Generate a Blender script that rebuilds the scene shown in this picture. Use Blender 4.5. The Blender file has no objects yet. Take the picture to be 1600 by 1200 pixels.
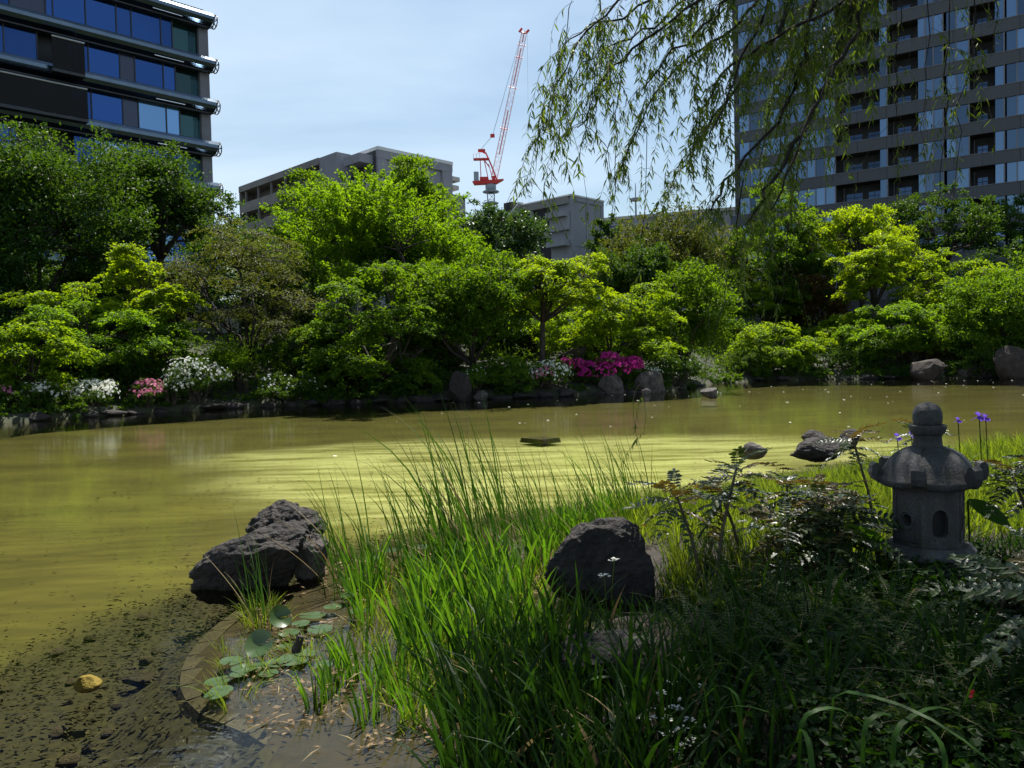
import bpy, math, random
import numpy as np
from mathutils import Vector, Matrix, noise as mnoise

R = math.radians
scene = bpy.context.scene
COL = scene.collection
PI = math.pi

# ------------------------------------------------------------------ camera
F = 1225.0
CAM_H = 1.70
PITCH, ROLL = R(1.78), R(-1.3)
cam_d = bpy.data.cameras.new('camera')
cam = bpy.data.objects.new('camera', cam_d)
COL.objects.link(cam)
cam_d.sensor_width = 36.0
cam_d.lens = 36.0 * F / 1600.0
cam_d.clip_start = 0.05
cam_d.clip_end = 3000.0
CAM_M = Matrix.Rotation(PI / 2 - PITCH, 3, 'X') @ Matrix.Rotation(ROLL, 3, 'Z')
cam.matrix_world = Matrix.Translation((0, 0, CAM_H)) @ CAM_M.to_4x4()
scene.camera = cam

# ------------------------------------------------------------------ sky and sun
SUN_EL, SUN_AZ = R(64.0), R(17.0)          # azimuth from +Y towards +X
SUN_DIR = Vector((math.cos(SUN_EL) * math.sin(SUN_AZ), math.cos(SUN_EL) * math.cos(SUN_AZ), math.sin(SUN_EL)))
world = bpy.data.worlds.new('World')
scene.world = world
world.use_nodes = True
wn, wl = world.node_tree.nodes, world.node_tree.links
wn.clear()
w_out = wn.new('ShaderNodeOutputWorld')
w_bg = wn.new('ShaderNodeBackground')
w_bg.inputs['Strength'].default_value = 0.05
sky = wn.new('ShaderNodeTexSky')
sky.sky_type = 'NISHITA'
sky.sun_disc = False
sky.sun_elevation = SUN_EL
sky.sun_rotation = SUN_AZ
sky.air_density = 1.5
sky.dust_density = 0.15
sky.ozone_density = 3.5
w_tc = wn.new('ShaderNodeTexCoord')
w_sep = wn.new('ShaderNodeSeparateXYZ')
wl.new(w_tc.outputs['Generated'], w_sep.inputs[0])
w_add = wn.new('ShaderNodeMath'); w_add.operation = 'ADD'; w_add.inputs[1].default_value = 0.22
w_max = wn.new('ShaderNodeMath'); w_max.operation = 'MAXIMUM'; w_max.inputs[1].default_value = 0.0
wl.new(w_sep.outputs['Z'], w_max.inputs[0]); wl.new(w_max.outputs[0], w_add.inputs[0])
w_dx = wn.new('ShaderNodeMath'); w_dx.operation = 'DIVIDE'
w_dy = wn.new('ShaderNodeMath'); w_dy.operation = 'DIVIDE'
wl.new(w_sep.outputs['X'], w_dx.inputs[0]); wl.new(w_add.outputs[0], w_dx.inputs[1])
wl.new(w_sep.outputs['Y'], w_dy.inputs[0]); wl.new(w_add.outputs[0], w_dy.inputs[1])
w_cmb = wn.new('ShaderNodeCombineXYZ')
wl.new(w_dx.outputs[0], w_cmb.inputs[0]); wl.new(w_dy.outputs[0], w_cmb.inputs[1])
w_map = wn.new('ShaderNodeMapping')
w_map.inputs['Rotation'].default_value = (0, 0, R(-40))
w_map.inputs['Scale'].default_value = (0.35, 1.15, 1.0)
w_map.inputs['Location'].default_value = (0.35, 0.55, 0.0)
wl.new(w_cmb.outputs[0], w_map.inputs['Vector'])
w_no = wn.new('ShaderNodeTexNoise')
w_no.inputs['Scale'].default_value = 1.1
w_no.inputs['Detail'].default_value = 7.0
w_no.inputs['Roughness'].default_value = 0.5
w_no.inputs['Distortion'].default_value = 0.6
wl.new(w_map.outputs[0], w_no.inputs['Vector'])
w_rmp = wn.new('ShaderNodeValToRGB')
w_rmp.color_ramp.elements[0].position = 0.42
w_rmp.color_ramp.elements[0].color = (0.1, 0.1, 0.1, 1)
w_rmp.color_ramp.elements[1].position = 0.64
w_rmp.color_ramp.elements[1].color = (0.85, 0.85, 0.85, 1)
wl.new(w_no.outputs['Fac'], w_rmp.inputs[0])
w_mix = wn.new('ShaderNodeMix'); w_mix.data_type = 'RGBA'
w_mix.inputs['B'].default_value = (6.5, 8.15, 9.9, 1)
w_hz = wn.new('ShaderNodeMapRange')
w_hz.inputs['From Min'].default_value = 0.0; w_hz.inputs['From Max'].default_value = 0.55
w_hz.inputs['To Min'].default_value = 0.30; w_hz.inputs['To Max'].default_value = 0.0
wl.new(w_max.outputs[0], w_hz.inputs['Value'])
w_sum = wn.new('ShaderNodeMath'); w_sum.operation = 'ADD'; w_sum.use_clamp = True
wl.new(w_rmp.outputs[0], w_sum.inputs[0]); wl.new(w_hz.outputs[0], w_sum.inputs[1])
wl.new(w_sum.outputs[0], w_mix.inputs['Factor'])
wl.new(sky.outputs[0], w_mix.inputs['A'])
wl.new(w_mix.outputs['Result'], w_bg.inputs['Color'])
wl.new(w_bg.outputs[0], w_out.inputs[0])

sun_d = bpy.data.lights.new('sun', 'SUN')
sun_d.energy = 5.0
sun_d.angle = R(0.53)
sun_d.color = (1.0, 0.955, 0.88)
sun = bpy.data.objects.new('sun', sun_d)
COL.objects.link(sun)
sun.rotation_euler = (-SUN_DIR).to_track_quat('-Z', 'Y').to_euler()
sun.location = (10, 30, 60)

scene.view_settings.view_transform = 'Standard'
scene.view_settings.look = 'None'
scene.view_settings.gamma = 1.0
scene.view_settings.exposure = 1.12
scene.view_settings.use_curve_mapping = False
scene.cycles.max_bounces = 10
scene.cycles.transparent_max_bounces = 24
scene.cycles.use_denoising = True

# ------------------------------------------------------------------ helpers
def ray(px, py):
    return CAM_M @ Vector(((px - 800) / F, -(py - 600) / F, -1.0))
def Wp(px, py, d):                          # the point seen at a pixel, at forward distance d (world Y)
    v = ray(px, py); t = d / v.y
    return Vector((v.x * t, d, CAM_H + v.z * t))
def Gp(px, py, z=0.0):                      # the point seen at a pixel on the level z
    v = ray(px, py); t = (z - CAM_H) / v.z
    return Vector((v.x * t, v.y * t, z))
def ss(a, b, x):
    t = np.clip((np.asarray(x, float) - a) / (b - a), 0, 1)
    return t * t * (3 - 2 * t)

def tag(o, label=None, cat=None, group=None, kind=None):
    if label: o['label'] = label
    if cat: o['category'] = cat
    if group: o['group'] = group
    if kind: o['kind'] = kind
    return o
def empty(name, loc=(0, 0, 0), rz=0.0, label=None, cat=None, group=None):
    o = bpy.data.objects.new(name, None)
    o.empty_display_size = 0.2
    COL.objects.link(o)
    o.location = loc; o.rotation_euler = (0, 0, rz)
    return tag(o, label, cat, group)
def link(name, me, parent=None, loc=None, rot=None, scale=None):
    o = bpy.data.objects.new(name, me)
    COL.objects.link(o)
    if parent is not None: o.parent = parent
    if loc is not None: o.location = loc
    if rot is not None: o.rotation_euler = rot
    if scale is not None: o.scale = scale
    return o
def copy_thing(src, loc, rz=0.0, scale=1.0, label=None):
    c = src.copy(); COL.objects.link(c)
    c.location = loc; c.rotation_euler = (0, 0, rz); c.scale = (scale,) * 3
    if label: c['label'] = label
    for ch in src.children:
        k = ch.copy(); COL.objects.link(k); k.parent = c
        for g in ch.children:
            q = g.copy(); COL.objects.link(q); q.parent = k
    return c

def bulk_mesh(name, V, quads=None, tris=None, mats=(), qmat=None, tmat=None, smooth=False):
    me = bpy.data.meshes.new(name)
    V = np.asarray(V, np.float32).reshape(-1, 3)
    Q = np.zeros((0, 4), np.int32) if quads is None else np.asarray(quads, np.int32).reshape(-1, 4)
    T = np.zeros((0, 3), np.int32) if tris is None else np.asarray(tris, np.int32).reshape(-1, 3)
    me.vertices.add(len(V)); me.vertices.foreach_set('co', V.ravel())
    nl = len(Q) * 4 + len(T) * 3
    me.loops.add(nl)
    me.loops.foreach_set('vertex_index', np.concatenate([Q.ravel(), T.ravel()]).astype(np.int32))
    npoly = len(Q) + len(T)
    me.polygons.add(npoly)
    starts = np.concatenate([np.arange(len(Q)) * 4, len(Q) * 4 + np.arange(len(T)) * 3]).astype(np.int32)
    me.polygons.foreach_set('loop_start', starts)
    try:
        me.polygons.foreach_set('loop_total', np.concatenate([np.full(len(Q), 4), np.full(len(T), 3)]).astype(np.int32))
    except Exception:
        pass
    for m in mats: me.materials.append(m)
    if qmat is not None or tmat is not None:
        mi = np.concatenate([np.zeros(len(Q)) if qmat is None else np.asarray(qmat),
                             np.zeros(len(T)) if tmat is None else np.asarray(tmat)]).astype(np.int32)
        me.polygons.foreach_set('material_index', mi)
    me.polygons.foreach_set('use_smooth', np.full(npoly, bool(smooth)))
    me.update(calc_edges=True)
    me.validate()
    return me

class MB:
    """Collects boxes, tubes, prisms and leaf clouds into one mesh."""
    def __init__(s):
        s.V = []; s.Q = []; s.T = []; s.qm = []; s.tm = []; s.n = 0
    def add(s, V, Q=None, T=None, m=0):
        V = np.asarray(V, float).reshape(-1, 3)
        if Q is not None and len(Q):
            Q = np.asarray(Q, int).reshape(-1, 4); s.Q.append(Q + s.n); s.qm.append(np.full(len(Q), m))
        if T is not None and len(T):
            T = np.asarray(T, int).reshape(-1, 3); s.T.append(T + s.n); s.tm.append(np.full(len(T), m))
        s.V.append(V); s.n += len(V)
        return s
    def box(s, x0, x1, y0, y1, z0, z1, m=0):
        V = [(x, y, z) for z in (z0, z1) for y in (y0, y1) for x in (x0, x1)]
        Q = [(0, 2, 3, 1), (4, 5, 7, 6), (0, 1, 5, 4), (2, 6, 7, 3), (0, 4, 6, 2), (1, 3, 7, 5)]
        return s.add(V, Q, m=m)
    def tube(s, pts, radii, n=6, m=0, cap=True):
        P = np.asarray(pts, float); k = len(P)
        rad = np.full(k, radii, float) if np.isscalar(radii) else np.asarray(radii, float)
        t = np.gradient(P, axis=0); t /= np.linalg.norm(t, axis=1)[:, None] + 1e-9
        ref = np.array([0.31, 0.17, 0.93]) if abs(t[0] @ np.array([0.31, 0.17, 0.93])) < 0.9 else np.array([0.9, 0.3, 0.1])
        a = np.cross(t, ref); a /= np.linalg.norm(a, axis=1)[:, None] + 1e-9
        b = np.cross(t, a)
        th = np.arange(n) * 2 * PI / n
        V = P[:, None, :] + rad[:, None, None] * (np.cos(th)[None, :, None] * a[:, None, :] + np.sin(th)[None, :, None] * b[:, None, :])
        i = np.arange(k - 1)[:, None] * n; j = np.arange(n)[None, :]; j2 = (j + 1) % n
        Q = np.stack([i + j, i + j2, i + n + j2, i + n + j], -1).reshape(-1, 4)
        T = None
        if cap and n >= 3:
            T = [(0, q + 1, q) for q in range(1, n - 1)] + [((k - 1) * n, (k - 1) * n + q, (k - 1) * n + q + 1) for q in range(1, n - 1)]
        return s.add(V.reshape(-1, 3), Q, T, m=m)
    def prism(s, prof, x0, x1, m=0):
        """closed profile [(y,z)...] extruded along x"""
        n = len(prof)
        V = [(x0, y, z) for y, z in prof] + [(x1, y, z) for y, z in prof]
        Q = [(i, (i + 1) % n, n + (i + 1) % n, n + i) for i in range(n)]
        cy = sum(p[0] for p in prof) / n; cz = sum(p[1] for p in prof) / n
        V += [(x0, cy, cz), (x1, cy, cz)]
        T = [(2 * n, (i + 1) % n, i) for i in range(n)] + [(2 * n + 1, n + i, n + (i + 1) % n) for i in range(n)]
        return s.add(V, Q, T, m=m)
    def lathe(s, prof, n=24, c=(0, 0), m=0):
        th = np.arange(n) * 2 * PI / n
        P = np.array(prof, float); k = len(P)
        V = np.stack([c[0] + P[:, 0:1] * np.cos(th), c[1] + P[:, 0:1] * np.sin(th), np.repeat(P[:, 1:2], n, 1)], -1).reshape(-1, 3)
        i = np.arange(k - 1)[:, None] * n; j = np.arange(n)[None, :]; j2 = (j + 1) % n
        Q = np.stack([i + j, i + j2, i + n + j2, i + n + j], -1).reshape(-1, 4)
        return s.add(V, Q, m=m)
    def leaves(s, P, A, N, L, Wd, tpl='rhomb', m=0):
        """leaf faces at points P, along axes A, facing N, of length L and width ratio Wd"""
        P = np.asarray(P, float); A = np.asarray(A, float); N = np.asarray(N, float)
        n = len(P)
        if n == 0: return s
        A = A / (np.linalg.norm(A, axis=1)[:, None] + 1e-9)
        B = np.cross(N, A); B /= np.linalg.norm(B, axis=1)[:, None] + 1e-9
        N = np.cross(A, B)
        tv, tq, tt = TPL[tpl]
        L = np.broadcast_to(np.asarray(L, float), (n,))[:, None, None]
        Wd = np.broadcast_to(np.asarray(Wd, float), (n,))[:, None, None]
        V = P[:, None, :] + L * (tv[None, :, 0:1] * A[:, None, :] + tv[None, :, 1:2] * Wd * B[:, None, :] + tv[None, :, 2:3] * N[:, None, :])
        k = len(tv); off = (np.arange(n) * k)[:, None, None]
        Q = (tq[None] + off).reshape(-1, 4) if len(tq) else None
        T = (tt[None] + off).reshape(-1, 3) if len(tt) else None
        return s.add(V.reshape(-1, 3), Q, T, m=m)
    def mesh(s, name, mats, smooth=False):
        V = np.concatenate(s.V) if s.V else np.zeros((0, 3))
        Q = np.concatenate(s.Q) if s.Q else None; T = np.concatenate(s.T) if s.T else None
        qm = np.concatenate(s.qm) if s.qm else None; tm = np.concatenate(s.tm) if s.tm else None
        if not isinstance(mats, (list, tuple)): mats = [mats]
        return bulk_mesh(name, V, Q, T, mats, qm, tm, smooth)
    def build(s, name, mats, parent=None, smooth=False, **kw):
        return link(name, s.mesh(name, mats, smooth), parent, **kw)

TPL = {
    'rhomb': (np.array([(0, 0, 0), (.45, .5, .06), (1, 0, 0), (.45, -.5, .06)]), np.array([(0, 3, 2, 1)]), np.zeros((0, 3), int)),
    'fold': (np.array([(0, 0, 0), (.45, .5, .14), (1, 0, -.05), (.45, -.5, .14)]), np.zeros((0, 4), int), np.array([(0, 2, 1), (0, 3, 2)])),
    'willow': (np.array([(0, 0, 0), (.3, .5, .02), (.68, .36, -.02), (1, 0, -.10), (.68, -.36, -.02), (.3, -.5, .02)]),
               np.array([(1, 5, 4, 2)]), np.array([(0, 5, 1), (2, 4, 3)])),
    'holly': (np.array([(0, 0, 0), (.16, .42, .05), (.30, .34, .0), (.48, .52, .06), (.62, .34, .0), (.76, .38, .03), (1, 0, -.08),
                        (.76, -.38, .03), (.62, -.34, .0), (.48, -.52, .06), (.30, -.34, .0), (.16, -.42, .05), (.5, 0, -.05)]),
              np.zeros((0, 4), int), np.array([(12, i, (i + 1) % 12) for i in range(12)])[:, [0, 2, 1]]),
}
def unit(v):
    return v / (np.linalg.norm(v, axis=-1, keepdims=True) + 1e-9)

# ------------------------------------------------------------------ materials
def new_mat(name):
    m = bpy.data.materials.new(name); m.use_nodes = True
    nt = m.node_tree; nt.nodes.clear()
    return m, nt.nodes, nt.links
def mat_solid(name, c1, c2=None, rough=0.8, scale=6.0, bump=0.0, bscale=30.0, metal=0.0, spec=0.4, detail=6.0, stretch=(1, 1, 1), coord='Object', bdist=0.02):
    m, n, l = new_mat(name)
    out = n.new('ShaderNodeOutputMaterial'); p = n.new('ShaderNodeBsdfPrincipled')
    p.inputs['Roughness'].default_value = rough; p.inputs['Metallic'].default_value = metal
    p.inputs['Specular IOR Level'].default_value = spec
    tc = n.new('ShaderNodeTexCoord'); mp = n.new('ShaderNodeMapping'); mp.inputs['Scale'].default_value = stretch
    l.new(tc.outputs[coord], mp.inputs['Vector'])
    if c2 is None:
        p.inputs['Base Color'].default_value = (*c1, 1)
    else:
        no = n.new('ShaderNodeTexNoise'); no.inputs['Scale'].default_value = scale; no.inputs['Detail'].default_value = detail
        no.inputs['Roughness'].default_value = 0.62
        l.new(mp.outputs[0], no.inputs['Vector'])
        rp = n.new('ShaderNodeValToRGB'); rp.color_ramp.elements[0].position = 0.34; rp.color_ramp.elements[1].position = 0.68
        rp.color_ramp.elements[0].color = (*c1, 1); rp.color_ramp.elements[1].color = (*c2, 1)
        l.new(no.outputs['Fac'], rp.inputs[0]); l.new(rp.outputs[0], p.inputs['Base Color'])
    if bump:
        nb = n.new('ShaderNodeTexNoise'); nb.inputs['Scale'].default_value = bscale; nb.inputs['Detail'].default_value = 8.0
        l.new(mp.outputs[0], nb.inputs['Vector'])
        bp = n.new('ShaderNodeBump'); bp.inputs['Strength'].default_value = bump; bp.inputs['Distance'].default_value = bdist
        l.new(nb.outputs['Fac'], bp.inputs['Height']); l.new(bp.outputs[0], p.inputs['Normal'])
    l.new(p.outputs[0], out.inputs[0])
    return m
def mat_leaf(name, c1, c2, trans=0.45, tcol=None, rough=0.55, spec=0.16):
    """thin leaf: reflecting face plus light coming through; each leaf its own tone"""
    m, n, l = new_mat(name)
    out = n.new('ShaderNodeOutputMaterial'); p = n.new('ShaderNodeBsdfPrincipled')
    p.inputs['Roughness'].default_value = rough; p.inputs['Specular IOR Level'].default_value = spec
    g = n.new('ShaderNodeNewGeometry')
    rp = n.new('ShaderNodeValToRGB')
    rp.color_ramp.elements[0].color = (*c1, 1); rp.color_ramp.elements[1].color = (*c2, 1)
    l.new(g.outputs['Random Per Island'], rp.inputs[0])
    l.new(rp.outputs[0], p.inputs['Base Color'])
    t = n.new('ShaderNodeBsdfTranslucent')
    mx = n.new('ShaderNodeMix'); mx.data_type = 'RGBA'; mx.blend_type = 'MULTIPLY'; mx.inputs['Factor'].default_value = 1.0
    mx.inputs['B'].default_value = (*(tcol or (1.9, 1.6, 0.7)), 1)
    l.new(rp.outputs[0], mx.inputs['A']); l.new(mx.outputs['Result'], t.inputs['Color'])
    ms = n.new('ShaderNodeMixShader'); ms.inputs[0].default_value = trans
    l.new(p.outputs[0], ms.inputs[1]); l.new(t.outputs[0], ms.inputs[2]); l.new(ms.outputs[0], out.inputs[0])
    return m
def mat_glass(name, base, rough=0.04, metal=0.75, var=0.25, vscale=0.35):
    """coated facade glass; the coat mirrors the sky"""
    m, n, l = new_mat(name)
    out = n.new('ShaderNodeOutputMaterial'); p = n.new('ShaderNodeBsdfPrincipled')
    p.inputs['Roughness'].default_value = rough; p.inputs['Metallic'].default_value = metal
    oi = n.new('ShaderNodeObjectInfo')
    rp = n.new('ShaderNodeValToRGB')
    rp.color_ramp.elements[0].color = (*[c * (1 - var) for c in base], 1)
    rp.color_ramp.elements[1].color = (*[min(1, c * (1 + var)) for c in base], 1)
    l.new(oi.outputs['Random'], rp.inputs[0]); l.new(rp.outputs[0], p.inputs['Base Color'])
    l.new(p.outputs[0], out.inputs[0])
    return m

M = {}
M['maple'] = mat_leaf('maple_leaf', (0.075, 0.155, 0.009), (0.140, 0.230, 0.012), 0.58, (2.45, 1.95, 0.35))
M['maple_yellow'] = mat_leaf('maple_leaf_yellow', (0.105, 0.185, 0.010), (0.175, 0.260, 0.012), 0.58, (2.25, 1.9, 0.35))
M['maple_soft'] = mat_leaf('maple_leaf_soft', (0.058, 0.125, 0.010), (0.115, 0.200, 0.014), 0.58, (2.15, 1.95, 0.4))
M['green'] = mat_leaf('broad_leaf', (0.036, 0.094, 0.008), (0.080, 0.160, 0.012), 0.53, (2.5, 1.95, 0.4))
M['dark'] = mat_leaf('dark_leaf', (0.018, 0.054, 0.007), (0.044, 0.100, 0.012), 0.42, (2.3, 1.8, 0.45), rough=0.5, spec=0.2)
M['glossy'] = mat_leaf('glossy_leaf', (0.024, 0.060, 0.016), (0.055, 0.110, 0.026), 0.3, (1.8, 1.6, 0.6), rough=0.42, spec=0.35)
M['olive'] = mat_leaf('olive_leaf', (0.052, 0.066, 0.015), (0.092, 0.118, 0.020), 0.42, (1.7, 1.5, 0.6))
M['brown'] = mat_leaf('bronze_leaf', (0.070, 0.040, 0.014), (0.105, 0.075, 0.020), 0.4, (1.5, 1.2, 0.6))
M['shrub'] = mat_leaf('shrub_leaf', (0.022, 0.060, 0.007), (0.056, 0.112, 0.011), 0.45, (2.4, 1.9, 0.4))
M['willow'] = mat_leaf('willow_leaf', (0.040, 0.080, 0.016), (0.085, 0.140, 0.022), 0.48, (1.9, 1.6, 0.5), rough=0.5)
M['reed'] = mat_leaf('reed_blade', (0.018, 0.052, 0.008), (0.038, 0.094, 0.012), 0.42, (1.6, 1.5, 0.5), rough=0.5)
M['painted_shade_blade'] = mat_leaf('painted_shade_blade', (0.008, 0.024, 0.004), (0.020, 0.052, 0.007), 0.42, (1.6, 1.6, 0.5), rough=0.5)  # darker copy of the blade leaf: foreground shade put into its colour
M['iris'] = mat_leaf('iris_blade', (0.040, 0.108, 0.012), (0.075, 0.170, 0.018), 0.5, (1.8, 1.6, 0.45), rough=0.5)
M['sedge'] = mat_leaf('sedge_blade', (0.075, 0.130, 0.018), (0.145, 0.205, 0.026), 0.5, (1.7, 1.5, 0.5))
M['straw'] = mat_leaf('straw', (0.14, 0.10, 0.045), (0.26, 0.21, 0.10), 0.3, (1.2, 1.1, 0.9), rough=0.6)
M['mahonia'] = mat_leaf('mahonia_leaf', (0.012, 0.028, 0.008), (0.032, 0.056, 0.014), 0.22, (1.7, 1.5, 0.6), rough=0.4, spec=0.35)
M['mahonia_bronze'] = mat_leaf('mahonia_leaf_bronze', (0.055, 0.050, 0.014), (0.115, 0.085, 0.024), 0.32, (1.6, 1.3, 0.5), rough=0.4, spec=0.35)
M['fern'] = mat_leaf('fern_leaf', (0.030, 0.070, 0.015), (0.060, 0.110, 0.022), 0.4)
M['lily'] = mat_leaf('lily_pad_leaf', (0.036, 0.070, 0.018), (0.065, 0.105, 0.030), 0.2, (1.5, 1.4, 0.6), rough=0.3, spec=0.6)
M['white_petal'] = mat_leaf('white_petal', (0.62, 0.64, 0.56), (0.82, 0.82, 0.76), 0.35, (1.0, 1.0, 0.95), rough=0.6)
M['pink_petal'] = mat_leaf('pink_petal', (0.52, 0.16, 0.26), (0.70, 0.30, 0.42), 0.35, (1.1, 0.9, 1.0), rough=0.6)
M['magenta_petal'] = mat_leaf('magenta_petal', (0.36, 0.018, 0.19), (0.56, 0.045, 0.32), 0.4, (1.2, 1.0, 1.1), rough=0.6)
M['purple_petal'] = mat_leaf('purple_petal', (0.10, 0.04, 0.42), (0.20, 0.09, 0.62), 0.4, (1.1, 1.0, 1.1), rough=0.6)
M['bark'] = mat_solid('bark', (0.018, 0.014, 0.011), (0.055, 0.045, 0.035), 0.9, 9.0, 0.6, 40.0, stretch=(1, 1, .3))
M['bark_dark'] = mat_solid('willow_bark', (0.010, 0.008, 0.006), (0.030, 0.025, 0.019), 0.9, 14.0, 0.7, 60.0)
M['twig'] = mat_solid('twig', (0.06, 0.045, 0.025), (0.10, 0.085, 0.04), 0.7, 20.0)
M['rock_dark'] = mat_solid('dark_rock', (0.005, 0.004, 0.0035), (0.028, 0.022, 0.018), 0.82, 5.0, 0.9, 22.0, detail=10, bdist=0.06)
M['rock_grey'] = mat_solid('grey_rock', (0.024, 0.020, 0.018), (0.095, 0.082, 0.075), 0.85, 4.0, 0.8, 18.0, detail=10, bdist=0.06)
M['rock_brown'] = mat_solid('brown_rock', (0.016, 0.011, 0.009), (0.050, 0.036, 0.029), 0.85, 3.0, 0.8, 16.0, detail=10, bdist=0.06)
M['stone_yellow'] = mat_solid('yellow_stone', (0.20, 0.145, 0.05), (0.32, 0.25, 0.10), 0.7, 9.0, 0.5, 60.0)
def mat_granite(name, c1, c2, stain, moss):
    m, n, l = new_mat(name)
    out = n.new('ShaderNodeOutputMaterial'); p = n.new('ShaderNodeBsdfPrincipled'); p.inputs['Roughness'].default_value = 0.7; p.inputs['Specular IOR Level'].default_value = .45
    tc = n.new('ShaderNodeTexCoord')
    def nz(sc, det, p0, p1, a, b, st=(1, 1, 1)):
        mp = n.new('ShaderNodeMapping'); mp.inputs['Scale'].default_value = st; l.new(tc.outputs['Object'], mp.inputs[0])
        t = n.new('ShaderNodeTexNoise'); t.inputs['Scale'].default_value = sc; t.inputs['Detail'].default_value = det; t.inputs['Roughness'].default_value = .65; l.new(mp.outputs[0], t.inputs['Vector'])
        r_ = n.new('ShaderNodeValToRGB'); r_.color_ramp.elements[0].position = p0; r_.color_ramp.elements[1].position = p1
        r_.color_ramp.elements[0].color = (*a, 1); r_.color_ramp.elements[1].color = (*b, 1); l.new(t.outputs['Fac'], r_.inputs[0]); return r_.outputs[0], t.outputs['Fac']
    base, h1 = nz(100, 6, .36, .66, c1, c2)
    st, _ = nz(7, 8, .40, .60, (0, 0, 0), (1, 1, 1), (1, 1, .35))
    ms, h3 = nz(11, 9, .54, .66, (0, 0, 0), (1, 1, 1))
    def mix(f, a, b):
        q = n.new('ShaderNodeMix'); q.data_type = 'RGBA'; l.new(f, q.inputs['Factor']); l.new(a, q.inputs['A']); q.inputs['B'].default_value = (*b, 1); return q.outputs['Result']
    mul = n.new('ShaderNodeMix'); mul.data_type = 'RGBA'; mul.inputs['Factor'].default_value = .75; l.new(st, mul.inputs['B']); mul.inputs['A'].default_value = (0, 0, 0, 1)
    l.new(mix(ms, mix(mul.outputs['Result'], base, stain), moss), p.inputs['Base Color'])
    bp = n.new('ShaderNodeBump'); bp.inputs['Strength'].default_value = .9; bp.inputs['Distance'].default_value = .012
    l.new(h1, bp.inputs['Height']); b2 = n.new('ShaderNodeBump'); b2.inputs['Strength'].default_value = .6; b2.inputs['Distance'].default_value = .03; l.new(h3, b2.inputs['Height']); l.new(bp.outputs[0], b2.inputs['Normal'])
    l.new(b2.outputs[0], p.inputs['Normal']); l.new(p.outputs[0], out.inputs[0]); return m
M['granite'] = mat_granite('granite', (0.020, 0.021, 0.023), (0.080, 0.082, 0.087), (0.016, 0.016, 0.016), (0.040, 0.042, 0.024))
M['granite_pale'] = mat_granite('granite_pale', (0.038, 0.038, 0.040), (0.125, 0.125, 0.128), (0.030, 0.029, 0.028), (0.060, 0.064, 0.042))
M['kerb'] = mat_solid('kerb_stone', (0.018, 0.016, 0.013), (0.045, 0.038, 0.030), 0.8, 7.0, 0.6, 40.0)
M['concrete'] = mat_solid('concrete', (0.24, 0.24, 0.265), (0.30, 0.30, 0.325), 0.85, 0.5, 0.15, 6.0)
M['concrete_dark'] = mat_solid('weathered_concrete', (0.19, 0.175, 0.16), (0.27, 0.25, 0.23), 0.85, 0.5, 0.15, 6.0)
M['white_coping'] = mat_solid('pale_coping', (0.62, 0.61, 0.60), (0.74, 0.73, 0.72), 0.7, 1.5)
M['pale_wall'] = mat_solid('pale_wall', (0.38, 0.35, 0.31), (0.55, 0.52, 0.47), 0.8, 1.2, 0.2, 9.0)
M['door_white'] = mat_solid('painted_door', (0.60, 0.58, 0.55), (0.66, 0.64, 0.60), 0.6, 1.0)
M['opening'] = mat_solid('dark_interior', (0.012, 0.013, 0.015), (0.025, 0.026, 0.03), 0.5, 0.4)
M['pier'] = mat_solid('grey_pier', (0.14, 0.14, 0.155), (0.19, 0.19, 0.205), 0.8, 0.6)
M['glass_blue'] = mat_glass('blue_glass', (0.018, 0.052, 0.165), 0.03, 0.9)
M['glass_pale'] = mat_glass('pale_blue_glass', (0.12, 0.24, 0.42), 0.08, 0.75)
M['glass_teal'] = mat_glass('teal_glass', (0.02, 0.055, 0.06), 0.05, 0.7)
m, n, l = new_mat('guard_glass')
o_ = n.new('ShaderNodeOutputMaterial'); mx = n.new('ShaderNodeMixShader'); tr = n.new('ShaderNodeBsdfTransparent'); tr.inputs['Color'].default_value = (.09, .15, .15, 1)
gl = n.new('ShaderNodeBsdfGlossy'); gl.inputs['Roughness'].default_value = .03; fr = n.new('ShaderNodeFresnel'); fr.inputs['IOR'].default_value = 1.25
l.new(fr.outputs[0], mx.inputs[0]); l.new(tr.outputs[0], mx.inputs[1]); l.new(gl.outputs[0], mx.inputs[2]); l.new(mx.outputs[0], o_.inputs[0])
M['glass_guard'] = m
M['glass_grey'] = mat_glass('dark_grey_panel', (0.035, 0.045, 0.075), 0.2, 0.5)
M['glass_tower'] = mat_glass('tower_glass', (0.105, 0.165, 0.255), 0.06, 0.75, 0.6)
M['glass_tower_dark'] = mat_glass('tower_glass_dark', (0.04, 0.07, 0.13), 0.05, 0.75, 0.4)
M['metal_visor'] = mat_solid('brushed_metal', (0.085, 0.115, 0.15), (0.12, 0.155, 0.195), 0.2, 0.8, metal=0.95)
M['metal_dark'] = mat_solid('dark_metal', (0.025, 0.027, 0.03), (0.04, 0.042, 0.046), 0.4, 2.0, metal=0.3)
M['metal_rail'] = mat_solid('bright_rail', (0.6, 0.6, 0.6), (0.7, 0.7, 0.7), 0.3, 2.0, metal=0.8)
M['spandrel'] = mat_solid('ribbed_spandrel', (0.064, 0.066, 0.071), (0.090, 0.093, 0.099), 0.8, 2.0, stretch=(14, 1, .2))
M['tower_wall'] = mat_solid('tower_wall', (0.032, 0.032, 0.034), (0.052, 0.053, 0.056), 0.85, 0.8)
M['red'] = mat_solid('red_paint', (0.50, 0.020, 0.020), (0.60, 0.035, 0.030), 0.5, 0.5)
M['jib_pink'] = mat_solid('white_red_paint', (0.70, 0.40, 0.40), (0.80, 0.62, 0.62), 0.5, 0.08, detail=1)
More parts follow.
